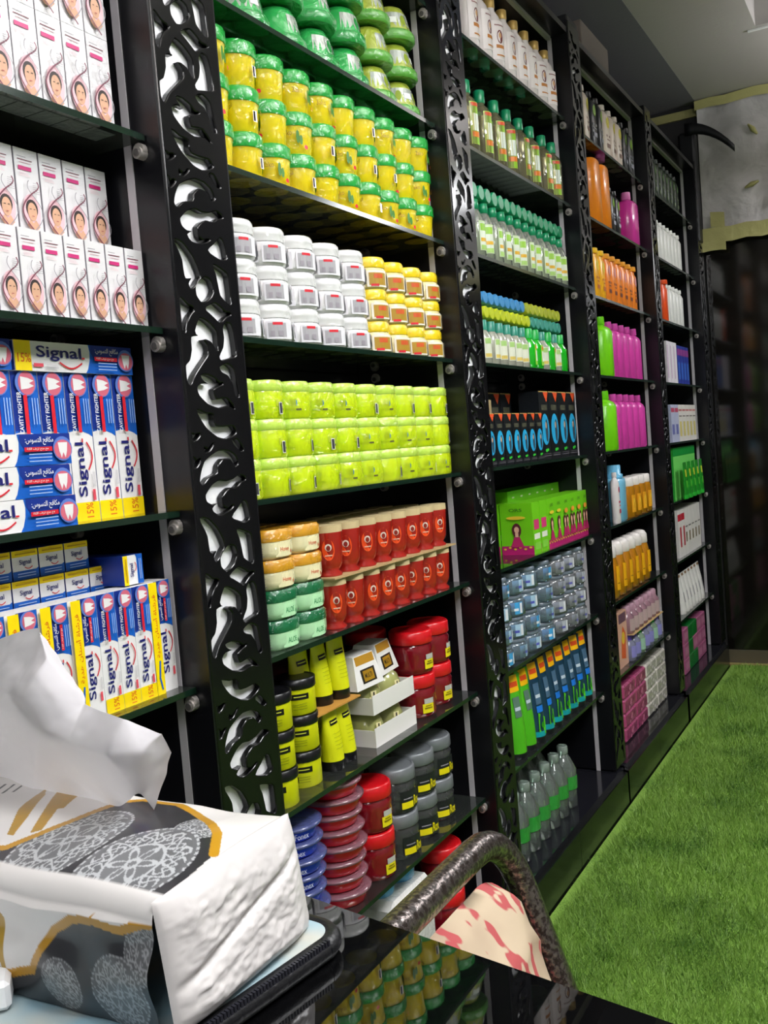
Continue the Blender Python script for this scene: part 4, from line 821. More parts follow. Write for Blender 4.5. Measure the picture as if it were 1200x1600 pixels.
# ---- bay four
def flatb(nm, h, r, body, capc, art=None, caph=.03, sx=.7, capr=.42, shoulder=.90):
    return bot(nm, [(r * .9, 0), (r, .004), (r, h * (shoulder - .12)), (r * .8, h * shoulder - .01), (r * capr, h * shoulder)], body, [(r * capr, h * shoulder), (r * (capr + .03), h * shoulder + .002), (r * capr, h)], capc, art, 18, sx=sx, sy=1.0, sq=2.6)
def dot(h, r, c1, c2): 
    def a(m, sy):
        A = Art(m, lambda u, v, l: (r * .72 + .001 + l - abs(u) * .15, u, v)); A.ell(0, h * .66, r * .42, r * .55, mat(c1, .4), 12); A.rect(-r * .5, r * .5, h * .40, h * .44, mat(c2, .5)); A.rect(-r * .4, r * .4, h * .34, h * .36, mat(c2, .5)); A.rect(-r * .45, r * .45, h * .2, h * .28, mat(c2, .5))
    return a
wh = flatb('cream_shampoo_bottle', .175, .033, mat('#e2d2c6', .3), mat('#ddd2cc', .3), dot(.175, .033, '#d6c81a', '#8a6a60')); bk = flatb('black_shampoo_bottle', .175, .033, mat('#17181c', .3), mat('#101014', .3), dot(.175, .033, '#7aa81a', '#9a9aa8'))
for c, q in enumerate('wbbwwwbb'): put(wh if q == 'w' else bk, -.06, 2.965 + .0745 * c, srf(8), R.uniform(-.1, .1), '%s bottle on the top shelf of bay four, %s' % ('cream shampoo' if q == 'w' else 'black shampoo', od(c, 8)), 'top shelf shampoo bottles')
ob = bot('orange_bottle', [(.042, 0), (.048, .004), (.048, .150), (.046, .190), (.040, .198)], mat('#f28a12', .3, coat=.3), None, None, dot(.19, .042, '#f8b020', '#c04a10'), 18, sx=.7, sq=2.8)
for c in range(2): put(ob, -.06, 3.005 + .10 * c, srf(7), 0, 'large orange shampoo bottle, %s' % ('left', 'right')[c], 'large orange bottles')
bk2 = flatb('black_shampoo_bottle', .15, .027, mat('#17181c', .3), mat('#101014', .3), dot(.15, .027, '#7aa81a', '#b9b9c8'))
for c in range(2): put(bk2, -.055, 3.195 + .062 * c, srf(7), 0, 'black bottle between orange and pink, %s' % ('left', 'right')[c], 'black bottles between orange and pink')
pk = flatb('pink_shampoo_bottle', .185, .053, mat('#d2389c', .25, coat=.5), mat('#dd7ab8', .3), dot(.185, .04, '#e8702a', '#7a1f6a'), capr=.30, shoulder=.86)
for c in range(2): put(pk, -.060 - .05 * (1 - c) , 3.335 + .115 * c, srf(7), 0, 'large bright pink shampoo bottle, %s' % ('left and set back', 'right in front')[c], 'large pink bottles')
yb = flatb('yellow_shampoo_bottle', .155, .030, mat('#f2b01e', .3), mat('#f6c41e', .3), dot(.155, .03, '#f6d84a', '#c86a2a'), capr=.75); ob2 = flatb('orange_shampoo_bottle', .155, .030, mat('#f0862a', .3), mat('#f0a02a', .3), dot(.155, .03, '#e8a0a0', '#7a3a2a'), capr=.75)
for c in range(9): put(yb if c < 3 else ob2, -.06, 2.905 + .0655 * c, srf(6), 0, '%s flat bottle in the sunny row, %s' % ('yellow' if c < 3 else 'orange', od(c, 9)), 'yellow and orange flat bottles')
gr = flatb('lime_shampoo_bottle', .188, .050, mat('#7bdc12', .3), mat('#6fd010', .3), None, capr=.30, shoulder=.86); pn = flatb('pink_conditioner_bottle', .180, .036, mat('#d440a4', .3), mat('#cf4aa8', .3), dot(.18, .03, '#b02a8a', '#b02a8a'), capr=.36, shoulder=.87)
for k in (5, 4):
    put(gr, -.058, 3.012 if k == 5 else 3.005, srf(k), 0, 'lime green bottle at the left of the pink row, %s of two shelves' % ('upper' if k == 5 else 'lower'), 'lime bottles by the pink rows')
    for c in range(5): put(pn, -.060 - .03 * (c % 2) * 0, 3.108 + .0755 * c + (.012 if c == 4 else 0), srf(k), 0, 'pink bottle on the %s pink shelf, %s of five' % ('upper' if k == 5 else 'lower', od(c, 5)), 'pink bottles in two shelves')
sk = bot('sky_blue_bottle', [(.046, 0), (.052, .004), (.052, .120), (.050, .135), (.028, .138)], mat('#7cc4e6', .3, coat=.3), [(.028, .138), (.028, .150), (.022, .152), (.022, .178), (.020, .18)], mat('#6ab8e0', .3), dot(.14, .035, '#8ad0f0', '#3a7ab0'), 18, sx=.6, sq=3.0)
put(sk, -.06, 3.072, srf(3), 0, 'sky blue pump-shouldered bottle left of the amber ones')
sl = flatb('slim_white_bottle', .16, .018, mat('#e6dfe0', .3), mat('#e6dfe0', .3), dot(.16, .018, '#c83a5a', '#c83a5a')); put(sl, -.035, 2.985, srf(3), 0, 'slim white bottle with red print beside the sky blue one')
AMB = clear('#e89a10', .42, .04); AMI = mat('#d88a06', .12, coat=.5)
am = bot('amber_oil_bottle', [(.030, 0), (.036, .004), (.036, .090), (.033, .104)], AMB, [(.032, .104), (.033, .106), (.032, .130), (.028, .133)], mat('#e9e2de', .3), band(.036, .018, .075, mat('#e8a020', .3), .028, lambda A: A.ell(0, .045, .008, .020, mat('#f6c43a', .4), 12), -.2), 20, liquid=([(.030, .003), (.0345, .007), (.0345, .086)], AMI))
for c in range(4): put(am, -.06, 3.178 + .0745 * c, srf(3), 0, 'round amber bottle with white cap, upper amber shelf, %s of four' % od(c, 4), 'amber bottles on the upper amber shelf')
am2 = bot('curved_amber_bottle', [(.022, 0), (.032, .006), (.036, .05), (.034, .10), (.027, .130)], AMB, [(.027, .130), (.029, .132), (.028, .160), (.020, .172), (.010, .175)], mat('#e9e2de', .3), band(.036, .03, .105, mat('#f0b018', .3), .022, lambda A: A.rect(-.008, .008, .05, .053, mat('#a06a10', .4), 2), -.2), 20, liquid=([(.024, .004), (.031, .010), (.0345, .05), (.032, .10)], AMI), sq=2.2)
for c in range(6): put(am2, -.060, 2.935 + .079 * c, srf(2), 0, 'curved amber bottle with white domed cap, lower amber shelf, %s' % od(c, 6), 'curved amber bottles', tilt=(0, .0))
oc = carton('tea_carton', 'salmon printed carton left of the purple-capped bottles', 'box', .07, .10, .175, mat('#d8a890', .4), lambda A: (A.poly([(.02, .03), (.07, .02), (.08, .10), (.05, .13), (.03, .09)], mat('#e0602a', .4)), A.ell(.05, .09, .018, .02, mat('#e8c03a', .4)), A.rect(.01, .09, .14, .17, mat('#6a4a5a', .4)))); put(oc, -.045, 2.955, srf(1))
pc = bot('purple_capped_bottle', [(.020, 0), (.024, .003), (.024, .055), (.013, .068)], clear('#a8aac8', .5, .05), [(.013, .066), (.014, .068), (.013, .086)], mat('#6a4ac0', .35), band(.024, .012, .05, mat('#8a86c8', .4), .03), 14, liquid=([(.020, .003), (.0225, .006), (.0225, .05)], mat('#8a90b0', .2)))
pg = bot('green_capped_bottle', [(.020, 0), (.024, .003), (.024, .055), (.013, .068)], clear('#a8c8aa', .5, .05), [(.013, .066), (.014, .068), (.013, .086)], mat('#1ea84a', .35), band(.024, .012, .05, mat('#9ac0a8', .4), .03), 14)
for c in range(7): put(pc if c % 3 != 2 else pg, -.052 - .05 * (c % 2) * 0, 3.085 + .060 * c, srf(1), 0, 'tiny %s-capped bottle under the rosy ones, %s' % ('purple' if c % 3 != 2 else 'green', od(c, 7)), 'tiny purple and green capped bottles')
m = MB(); m.box(-.13, -.026, 3.062, 3.478, H0 + srf(1) + .0865, H0 + srf(1) + .0885, mat('#c0a070', .7)); tag(m.build('cardboard_sheet'), 'thin cardboard between tiny purple-capped bottles and rosy bottles', 'cardboard')
rb = bot('rosy_bottle', [(.022, 0), (.026, .003), (.026, .055), (.016, .068)], clear('#b98a9a', .4, .05), [(.016, .066), (.0165, .068), (.016, .086), (.012, .09)], mat('#b58a9c', .35), band(.026, .010, .05, mat('#b9a0a0', .4), .03), 14, liquid=([(.022, .003), (.0245, .006), (.0245, .05)], mat('#9a6a78', .2)))
for c in range(7): put(rb, -.055, 3.088 + .058 * c, srf(1) + .0887, 0, 'rosy clear bottle on the cardboard, %s' % od(c, 7), 'rosy bottles on cardboard')
def soap(nm, c1, c2, c3):
    def art(A):
        for q in range(9): A.ell(R.uniform(.02, .12), R.uniform(.008, .034), .009, .006, mat((c2, c3)[q % 2], .4), 8)
    return carton(nm, None, 'pack', .10, .14, .0455, mat(c1, .3, wrap=True), art, bev=.006)
s1 = soap('pink_pack', '#b8487a', '#8f3a5e', '#d07a9a'); s2 = soap('white_flowered_pack', '#d9d2c8', '#b8b8a0', '#e6e0dc')
for k in range(4):
    for i in range(2):
        put(s1, -.04, 2.955 + .1415 * i, srf(0) - .0035 + .046 * k, label='pink film-wrapped pack on the bottom board, %s pile, %s' % (('left', 'right')[i], tr(k, 4)), group='pink film-wrapped packs')
        put(s2, -.04, 3.245 + .1415 * i, srf(0) - .0035 + .046 * k, label='white flowery pack on the bottom board, %s pile, %s' % (('left', 'right')[i], tr(k, 4)), group='white flowery packs')
# ---- bay five
dg = flatb('dark_green_bottle', .165, .026, mat('#22301f', .3), mat('#1a2a20', .3), dot(.165, .026, '#6a8a5a', '#7a8a6a'), capr=.5)
for c in range(8): put(dg, -.06, 3.80 + .065 * c, srf(8), 0, 'dark green bottle on the top far shelf, %s' % od(c, 8), 'dark green bottles on the far top shelf')
w1 = flatb('slim_white_lotion_bottle', .16, .026, mat('#dcdcd8', .3), mat('#e6e6e2', .3), dot(.16, .022, '#c8c8c8', '#5a4a6a'), capr=.5)
for c in range(7):
    put(w1, -.06, 3.87 + .063 * c, srf(7), 0, 'slim white bottle, second far shelf from top, %s' % od(c, 7), 'slim white bottles, second far shelf')
oo = flatb('red_orange_bottle', .165, .034, mat('#e04c18', .3), mat('#e04c18', .3), None, capr=.8); put(oo, -.06, 3.905, srf(6), 0, 'red-orange bottle left of the white ones on a far shelf')
for c in range(5): put(w1, -.06, 3.972 + .063 * c, srf(6), 0, 'slim white bottle right of the red-orange one, %s' % od(c, 5), 'slim white bottles right of the red-orange one')
wc = carton('white_carton', None, 'box', .06, .058, .165, mat('#e4dfe6', .4), lambda A: A.rect(.006, .02, .02, .15, mat('#c8a8c8', .5))); bc = carton('blue_carton', None, 'box', .06, .053, .158, mat('#2a3a9a', .35), lambda A: (A.rect(.0, .053, .118, .145, mat('#8a3a8a', .4)), A.rect(.01, .043, .02, .09, mat('#3a6ac8', .4))))
for c in range(3): put(wc, -.04, 3.855 + .060 * c, srf(5), label='white carton left of the blue ones, %s of three' % od(c, 3), group='white cartons beside the blue')
for c in range(4): put(bc, -.04, 4.042 + .056 * c, srf(5), label='blue carton with purple band, %s of four' % od(c, 4), group='blue cartons with purple band')
lvc = carton('lilac_carton', None, 'box', .06, .066, .148, mat('#b8bcd8', .4), lambda A: (A.rect(.004, .062, .118, .135, mat('#c04a6a', .4)), A.rect(.01, .05, .03, .07, mat('#6a70b0', .4)))); crc = carton('cream_carton', None, 'box', .06, .066, .148, mat('#e2ddd8', .4), lambda A: (A.rect(.004, .062, .122, .130, mat('#c87a7a', .4)), A.rect(.012, .05, .02, .08, mat('#d8c87a', .4)), A.rect(.006, .055, .100, .104, mat('#6a5a5a', .4))))
for c in range(7): put(lvc if c < 2 else crc, -.04, 3.865 + .0685 * c, srf(4), label='%s carton in the pale carton row, %s' % ('lilac' if c < 2 else 'cream and yellow', od(c, 7)), group='pale carton row')
gt = carton('green_display_tray', 'bright green display tray of green tubes on a far shelf', 'tray', .07, .42, .205, mat('#2fae3a', .35), lambda A: (A.rect(0, .42, 0, .17, mat('#7ae06a', .35)), A.rect(0, .42, .172, .205, mat('#12983a', .35)))); put(gt, -.045, 3.875, srf(3))
gt2 = tubeproto('green_tube', mat('#1f8a24', .3), mat('#2fb83a', .35), .145, .030, lambda A, h, r: (A.rect(-.014, .012, h * .6, h * .8, mat('#c8d83a', .4), 3), A.rect(-.012, .010, h * .3, h * .5, mat('#5ac83a', .4), 3)))
for c in range(5): put(gt2, -.0135, 3.925 + .080 * c, srf(3), 0, 'green tube in front of the green display tray, %s of five' % od(c, 5), 'green tubes at the display tray', s=(.3, .95, 1))
rw = carton('red_and_white_carton', None, 'box', .08, .060, .188, mat('#e2ddda', .4), lambda A: (A.rect(.0, .060, .145, .172, mat('#c01f34', .4)), A.rect(.03, .055, .04, .12, mat('#c01f34', .4)))); ww = carton('plain_white_carton', None, 'box', .08, .060, .188, mat('#e2ddda', .4), lambda A: (A.rect(.012, .036, .05, .09, mat('#7a6a4a', .4)), A.rect(.008, .05, .11, .115, mat('#6a6460', .4))), sides=mat('#c9b898', .5))
for c in range(7): put(rw if c < 2 else ww, -.04, 3.868 + .0635 * c, srf(2), label='%s on the far shelf, %s' % ('white carton with red bands' if c < 2 else 'white carton with brown print', od(c, 7)), group='tall white cartons on a far shelf')
w2 = tubeproto('white_tube', mat('#dfdcd9', .35), mat('#dcd8d4', .35), .158, .027, lambda A, h, r: (A.rect(-.006, .004, h * .3, h * .55, mat('#a09aa0', .4), 2), A.rect(-.016, .016, h * .93, h * .99, mat('#8a6a4a', .5), 4)))
for c in range(7): put(w2, -.06, 3.90 + .062 * c, srf(1), 0, 'white tube with brown top edge, lowest far glass shelf, %s' % od(c, 7), 'white tubes with brown top edge')
gp = carton('green_pack', None, 'pack', .10, .085, .060, mat('#11702c', .35), None, bev=.003); pp = carton('rose_pack', None, 'pack', .10, .085, .060, mat('#a85a80', .35), lambda A: A.rect(.01, .075, .015, .045, mat('#c07a9a', .4)), bev=.003)
for k in range(3):
    for c in range(5): put(gp if (c == 1 or c == 2) and not (k == 1 and c == 2) else pp, -.04, 3.850 + .0865 * c, srf(0) - .0035 + .0605 * k, label='%s pack on the far bottom board, %s column, %s' % ('dark green' if (c == 1 or c == 2) and not (k == 1 and c == 2) else 'rose', od(c, 5), tr(k, 3)), group='rose and green packs on the far board')

# ================================================================== counter, tissues, chair
ZC = -0.219 + H0
ct = thing('counter_table', 'glossy black counter table top reflecting the shelves in the foreground', 'table', (0.519, 0.388, 0), -0.212)
m = MB(); m.box(-.26, 1.25, -1.15, 0, ZC - .022, ZC, mat('#070708', .015, spec=.75), bev=.002); m.build('table_top', ct)
for (x, y) in ((-.20, -1.08), (1.18, -1.08)):
    m = MB(); m.box(x - .03, x + .03, y - .03, y + .03, 0.0125, ZC - .0225, BLKS); m.build('leg', ct)
m = MB(); m.box(-.20, 1.18, -.80, -.78, 0.12, ZC - .0225, BLKS); m.build('modesty_panel', ct)
for (x, y) in ((-.20, -.62), (1.18, -.62)):
    m = MB(); m.box(x - .03, x + .03, y - .03, y + .03, 0.0125, ZC - .0225, BLKS); m.build('leg', ct)
# zip case
pd = thing('zipped_case', 'flat pale blue and cream case with black zip edge under the tissues', 'case', (0.570, 0.350, ZC + .0002), -0.14)
padm = bpy.data.materials.new('watercolour_cloth'); padm.use_nodes = True; nt = padm.node_tree; b = nt.nodes['Principled BSDF']; tc = nt.nodes.new('ShaderNodeTexCoord'); n1 = nt.nodes.new('ShaderNodeTexNoise'); cr = nt.nodes.new('ShaderNodeValToRGB')
nt.links.new(tc.outputs['Object'], n1.inputs['Vector']); n1.inputs['Scale'].default_value = 22; nt.links.new(n1.outputs['Fac'], cr.inputs[0]); nt.links.new(cr.outputs[0], b.inputs['Base Color']); b.inputs['Roughness'].default_value = .6
cr.color_ramp.elements[0].position = .38; cr.color_ramp.elements[0].color = lin('#8fb0be'); cr.color_ramp.elements[1].position = .62; cr.color_ramp.elements[1].color = lin('#c4bcaa')
def rrect(x0, x1, y0, y1, r, n=8):
    out = []
    for (cx, cy, a0) in ((x1 - r, y1 - r, 0), (x0 + r, y1 - r, 1), (x0 + r, y0 + r, 2), (x1 - r, y0 + r, 3)):
        for i in range(n + 1): a = (a0 + i / n) * PI / 2; out.append((cx + r * math.cos(a), cy + r * math.sin(a)))
    return out
m = MB(); P = rrect(-.40, -.003, -.26, -.003, .012); n = len(P)
m.add([(x, y, .002) for x, y in P] + [(x, y, .0095) for x, y in P], [tuple(range(n)), tuple(range(n, 2 * n))] + [(i, (i + 1) % n, n + (i + 1) % n, n + i) for i in range(n)], padm); m.build('cover', pd)
m = MB(); P = rrect(-.4005, -.0025, -.2605, -.0025, .013, 12); PP = [(x, y, .0052) for x, y in P]; PP.append(PP[0]); m.tube(PP, .0050, mat('#0c0c10', .45, bump=.0004, bscale=400), 10, caps=False); ze = m.build('zip_edge', pd)
m = MB()
for i in range(130):
    t = i / 130; y = -.016 - .235 * t; m.box(-.0005, .0015, y - .0006, y + .0006, .0045, .0105, mat('#22222a', .4))
m.build('zip_teeth', ze)
nb = MB(); nb.box(-.09, 0, -.11, 0, 0, .012, mat('#eeeef0', .4), bev=.002); o = nb.build('folded_napkin'); o.location = (.478, .243, ZC + .0105); o.rotation_euler = (0, 0, -.75); tag(o, 'white folded napkin at the bottom left corner on the case', 'napkin')

# ---- tissue pack: printed film brick, colours follow the print on it
ZPK = ZC + .0105; HP = .0505
GOLD = lin('#b8860f'); DARK = lin('#26262a'); WHT = lin('#dcd8d5'); SLV = lin('#b4b6b8'); LEAF = lin('#a8862a'); INK = lin('#1c1c22')
def seg_d(p, pts):
    best = 9
    for (a, b_) in zip(pts, pts[1:]):
        dx, dy = b_[0] - a[0], b_[1] - a[1]; L2 = dx * dx + dy * dy or 1e-9; t = max(0, min(1, ((p[0] - a[0]) * dx + (p[1] - a[1]) * dy) / L2))
        d = math.hypot(p[0] - a[0] - t * dx, p[1] - a[1] - t * dy); best = min(best, d)
    return best
def inside(p, pts):
    c = False; n = len(pts)
    for i in range(n):
        a, b_ = pts[i], pts[(i + 1) % n]
        if (a[1] > p[1]) != (b_[1] > p[1]) and p[0] < (b_[0] - a[0]) * (p[1] - a[1]) / (b_[1] - a[1]) + a[0]: c = not c
    return c
def mix(a, b_, t): t = max(0, min(1, t)); return tuple(a[i] * (1 - t) + b_[i] * t for i in range(3)) + (1,)
G_TOP = [(438, 262), (452, 268), (457, 281), (460, 295), (462, 310), (465, 326), (471, 333), (481, 333), (492, 333), (509, 325), (524, 316), (536, 307), (546, 292)]
def mandala(p, c, r, ax=1.0):
    dx, dy = (p[0] - c[0]), (p[1] - c[1]) * ax; d = math.hypot(dx, dy) / r; a = math.atan2(dy, dx)
    if d > 1.03: return None
    v = 0.35
    if .94 < d < .99: v = 1 if math.sin(a * 46) > -.3 else .3
    elif d > .99: return None
    elif .88 < d < .94: v = .25
    elif .50 < d < .88:
        q = (d - .50) / .38; w_ = math.sin(a * 9 + math.sin(q * 6.3) * 1.3); v = 1 if (abs(w_) < .34 or abs(math.cos(a * 9) * .5 + .5 - q) < .10 or abs(q - .5 + .2 * math.sin(a * 18)) < .06) else .22
    elif .45 < d < .50: v = 1
    elif d < .45:
        q = d / .45; v = 1 if (abs(math.sin(a * 6) * .35 + .55 - q) < .12 or abs(q - .22) < .07) else .3
    return mix(DARK, SLV, v)
LEAVES = [[(442, 277), (424, 299), (407, 330), (418, 320), (436, 294), (446, 277)], [(452, 281), (436, 304), (407, 343), (415, 341), (428, 326), (444, 303), (455, 285)], [(440, 303), (424, 329), (417, 346), (427, 340), (434, 329), (444, 308)]]
def col_top(x, y):
    p = (x * 1000, y * 1000)
    yb_ = None
    # depth position of the gold line for this x
    d = seg_d(p, G_TOP)
    pol = G_TOP + [(552, 240), (430, 240)]
    ins = inside(p, pol)
    if d < 2.1: return GOLD
    if ins:
        for (c, r, ax) in (((476, 281), 21, .62), ((521, 272), 23, .72), ((526, 311), 12, .8), ((440, 252), 16, .8)):
            q = mandala(p, c, r, ax)
            if q: return q
        return DARK
    for L in LEAVES:
        if inside(p, L): return mix(LEAF, GOLD, .5 + .5 * noise.noise(Vector((p[0] * .4, p[1] * .2, 1))))
    if math.hypot(p[0] - 386, p[1] - 322) < 9 and (abs(math.sin(p[0] * .6 + p[1] * .35)) < .4): return INK
    return WHT
G_FR = [(440, 12), (470, 10), (483, 14), (489, 24), (497, 33), (508, 39), (520, 40), (532, 38), (543, 42), (552, 43)]
def col_front(x, z):
    p = (x * 1000, z * 1000); d = seg_d(p, G_FR)
    if d < 1.9: return GOLD
    if inside(p, G_FR + [(560, -10), (430, -10)]):
        for (c, r) in (((531, 14), 15), ((545, 32), 11), ((500, 12), 11)):
            q = mandala(p, c, r)
            if q: return mix(DARK, q, .6)
        return DARK
    if p[0] < 468 and p[1] < 34 + 3 * math.sin(p[0] * .8) and abs(math.sin(p[0] * .28 + p[1] * .05)) < .8: return LEAF
    return WHT
x0p, x1p, y0p, y1p = .24, .548, .2525, .343
NXp, = (430,); sv = []
def prof_s():
    pts = []; r = .008
    n = 66
    for i in range(n): pts.append(('f', y0p, HP * i / n * (1 - r / HP)))
    for i in range(8): a = i / 8 * PI / 2; pts.append(('c', y0p + r - r * math.cos(a), HP - r + r * math.sin(a)))
    n = 150
    for i in range(n): pts.append(('t', y0p + r + (y1p - y0p - 2 * r) * i / n, HP))
    for i in range(8): a = i / 8 * PI / 2; pts.append(('c', y1p - r + r * math.sin(a), HP - r + r * math.cos(a)))
    for i in range(13): pts.append(('b', y1p, (HP - r) * (1 - i / 12)))
    return pts
PR = prof_s(); vs = []; cols = []; xs_ = [x0p + .12 * i / 40 for i in range(40)] + [.36 + (x1p - .36) * i / 330 for i in range(331)]
for (kd, y, z) in PR:
    for x in xs_:
        u = (x - x0p) / (x1p - x0p); e_ = min(1, (x1p - x) / .02)
        bl_ = math.sin(PI * min(max((y - y0p) / (y1p - y0p), 0), 1))
        dz = (.0045 * bl_ * (.4 + .6 * e_) + .0016 * noise.noise(Vector((x * 30, y * 30, z * 30)))) * (z / HP)
        dy = -.004 * math.sin(PI * z / HP) * (1 if kd in 'f' else 0) + .0022 * noise.noise(Vector((x * 45, z * 60, 7))) * (1 if kd == 'f' else 0)
        if kd == 'f': dy += .0025 * math.exp(-((z - .026 - .02 * (u - .5)) / .007) ** 2) 
        vs.append((x, y + dy, z + dz))
        c = col_top(x, y) if kd in 'tb' else col_front(x, z) if kd == 'f' else (WHT if y < .3 else WHT)
        cols.append(c)
nxp = len(xs_); fs = [(j * nxp + i, (j + 1) * nxp + i, (j + 1) * nxp + i + 1, j * nxp + i + 1) for j in range(len(PR) - 1) for i in range(nxp - 1)]
fm = bpy.data.materials.new('printed_film'); fm.use_nodes = True; nt = fm.node_tree; b = nt.nodes['Principled BSDF']; va = nt.nodes.new('ShaderNodeVertexColor'); va.layer_name = 'print'
nt.links.new(va.outputs[0], b.inputs['Base Color']); b.inputs['Roughness'].default_value = .38; b.inputs['Coat Weight'].default_value = .5; b.inputs['Coat Roughness'].default_value = .12
tp = thing('tissue_pack', 'soft pack of facial tissues with gold curve, dark mandalas, wrinkled white end', 'tissue pack', (0, 0, ZPK))
m = MB(); m.add(vs, [tuple(reversed(f)) for f in fs], fm, True); o = m.build('printed_wrapper', tp)
ca = o.data.color_attributes.new('print', 'FLOAT_COLOR', 'POINT'); ca.data.foreach_set('color', [q for c in cols for q in c])
# wrinkled white end
wm = mat('#cfcac8', .42, coat=.25)
m = MB(); vs = []; ny, nz_ = 90, 60
for j in range(nz_ + 1):
    v = j / nz_
    for i in range(ny + 1):
        u = i / ny; y = y0p + .001 + (y1p - y0p - .002) * u; z = HP * v
        ed = min(1, 6 * u, 6 * (1 - u)) ; et = min(1, 5 * (1 - v), 8 * v)
        n_ = noise.noise(Vector((u * 7, v * 5, 3))) ; n2_ = noise.ridged_multi_fractal(Vector((u * 4 + v * 2, v * 9 - u * 3, 1)), 1.0, 2.0, 4, 1.0, 2.0)
        crease = .0035 * math.exp(-((v - .32 - .42 * u) / .045) ** 2)
        x = x1p - .0005 + .0075 * ed ** .5 * et ** .5 + (.0008 * n_ + .0006 * (n2_ - 1.2) + .0006 * noise.noise(Vector((u * 30 - v * 12, v * 26 + u * 10, 4)))) * ed * et - crease * ed
        x += .006 * (1 - v)
        z2 = z + (.0045 * math.sin(PI * u) * .4 + .0016 * noise.noise(Vector((x1p * 30, y * 30, HP * 30)))) * v ** 4
        vs.append((x, y, z2))
m.add(vs, [(j * (ny + 1) + i, j * (ny + 1) + i + 1, (j + 1) * (ny + 1) + i + 1, (j + 1) * (ny + 1) + i) for j in range(nz_) for i in range(ny)], wm, True)
m.build('wrinkled_end', tp)
m = MB(); vs = []   # slanting folded flap from the front corner across the end
for j in range(13):
    for i in range(25):
        u = i / 24; v = j / 12
        vs.append((x1p + .002 + .006 * math.sin(PI * v) + .001 * noise.noise(Vector((u * 8, v * 8, 9))) - .0, y0p - .002 + (.014 + .062 * u) * v * 1.0, .001 + HP * (1 - v) * (1 - .75 * u) + .0))
m.add(vs, [(j * 25 + i, j * 25 + i + 1, (j + 1) * 25 + i + 1, (j + 1) * 25 + i) for j in range(12) for i in range(24)], wm, True)
#m.build('end_flap', tp)
# the tissues pulled out of the slot
TV = {'a': (0.3420, 0.3450, -0.0880), 'b': (0.4200, 0.3250, -0.0700), 'c': (0.4470, 0.3050, -0.0810), 'd': (0.4500, 0.2880, -0.0950), 'e': (0.4620, 0.3120, -0.1050), 'f': (0.3270, 0.3500, -0.1350), 'g': (0.3650, 0.3380, -0.1410), 'h': (0.3950, 0.3320, -0.1600), 'i': (0.4610, 0.2980, -0.1180), 'j': (0.4560, 0.2900, -0.1090), 'k': (0.4970, 0.3000, -0.1050), 'l': (0.5070, 0.3120, -0.1150), 'm': (0.5000, 0.3240, -0.1280), 'n': (0.4940, 0.3260, -0.1390), 'o': (0.4870, 0.3220, -0.1570), 'p': (0.4940, 0.3060, -0.1410), 'q': (0.4720, 0.3180, -0.1560), 'r': (0.4390, 0.3250, -0.1590), 's': (0.4970, 0.2880, -0.1170), 't': (0.5070, 0.2960, -0.1180), 'u': (0.3520, 0.3350, -0.1050), 'v': (0.4010, 0.3220, -0.0900), 'w': (0.4310, 0.3180, -0.1420), 'x': (0.3290, 0.3450, -0.1560), 'y': (0.4360, 0.3220, -0.0840)}
ks = list(TV); ix = {k: i for i, k in enumerate(ks)}
TF = ['abvu', 'bcv', 'vcd', 'uvd', 'udf', 'fdg', 'djg', 'gjh', 'fghx', 'byc', 'yec', 'ced', 'deij', 'eksi', 'klts', 'lmt', 'mnt', 'nopt', 'stp', 'spq', 'isqw', 'qrw', 'jiwh', 'rhw']
tm = bpy.data.materials.new('tissue_paper'); tm.use_nodes = True; nt = tm.node_tree; b = nt.nodes['Principled BSDF']; b.inputs['Base Color'].default_value = lin('#d9d6da'); b.inputs['Roughness'].default_value = .8
tl = nt.nodes.new('ShaderNodeBsdfTranslucent'); tl.inputs[0].default_value = lin('#e6e2e2'); ms = nt.nodes.new('ShaderNodeMixShader'); ms.inputs[0].default_value = .30
nt.links.new(b.outputs[0], ms.inputs[1]); nt.links.new(tl.outputs[0], ms.inputs[2]); nt.links.new(ms.outputs[0], nt.nodes['Material Output'].inputs[0])
# even subdivision, then gentle smoothing that keeps the folds, then fine crumple
import bmesh
bm = bmesh.new(); bvs = [bm.verts.new((TV[k][0], TV[k][1], TV[k][2] + H0)) for k in ks]
for f in TF: bm.faces.new([bvs[ix[c]] for c in f])
bmesh.ops.triangulate(bm, faces=bm.faces[:])
for _ in range(4):
    bmesh.ops.subdivide_edges(bm, edges=bm.edges[:], cuts=1, use_grid_fill=True)
    bmesh.ops.smooth_vert(bm, verts=[v for v in bm.verts if not v.is_boundary], factor=.26, use_axis_x=True, use_axis_y=True, use_axis_z=True)
    bmesh.ops.smooth_vert(bm, verts=[v for v in bm.verts if v.is_boundary], factor=.12, use_axis_x=True, use_axis_y=True, use_axis_z=True)
bm.normal_update()
for v in bm.verts:
    q = v.co; v.co = q + v.normal * (.0022 * noise.noise(Vector((q.x * 38, q.y * 38, q.z * 30))) + .0007 * noise.noise(q * 130))
for f in bm.faces: f.smooth = True
me = bpy.data.meshes.new('tissue'); bm.to_mesh(me); bm.free(); me.materials.append(tm)
to = bpy.data.objects.new('tissue', me); COL.objects.link(to); tag(to, 'white tissue pulled up out of the pack in loose folds', 'tissue')

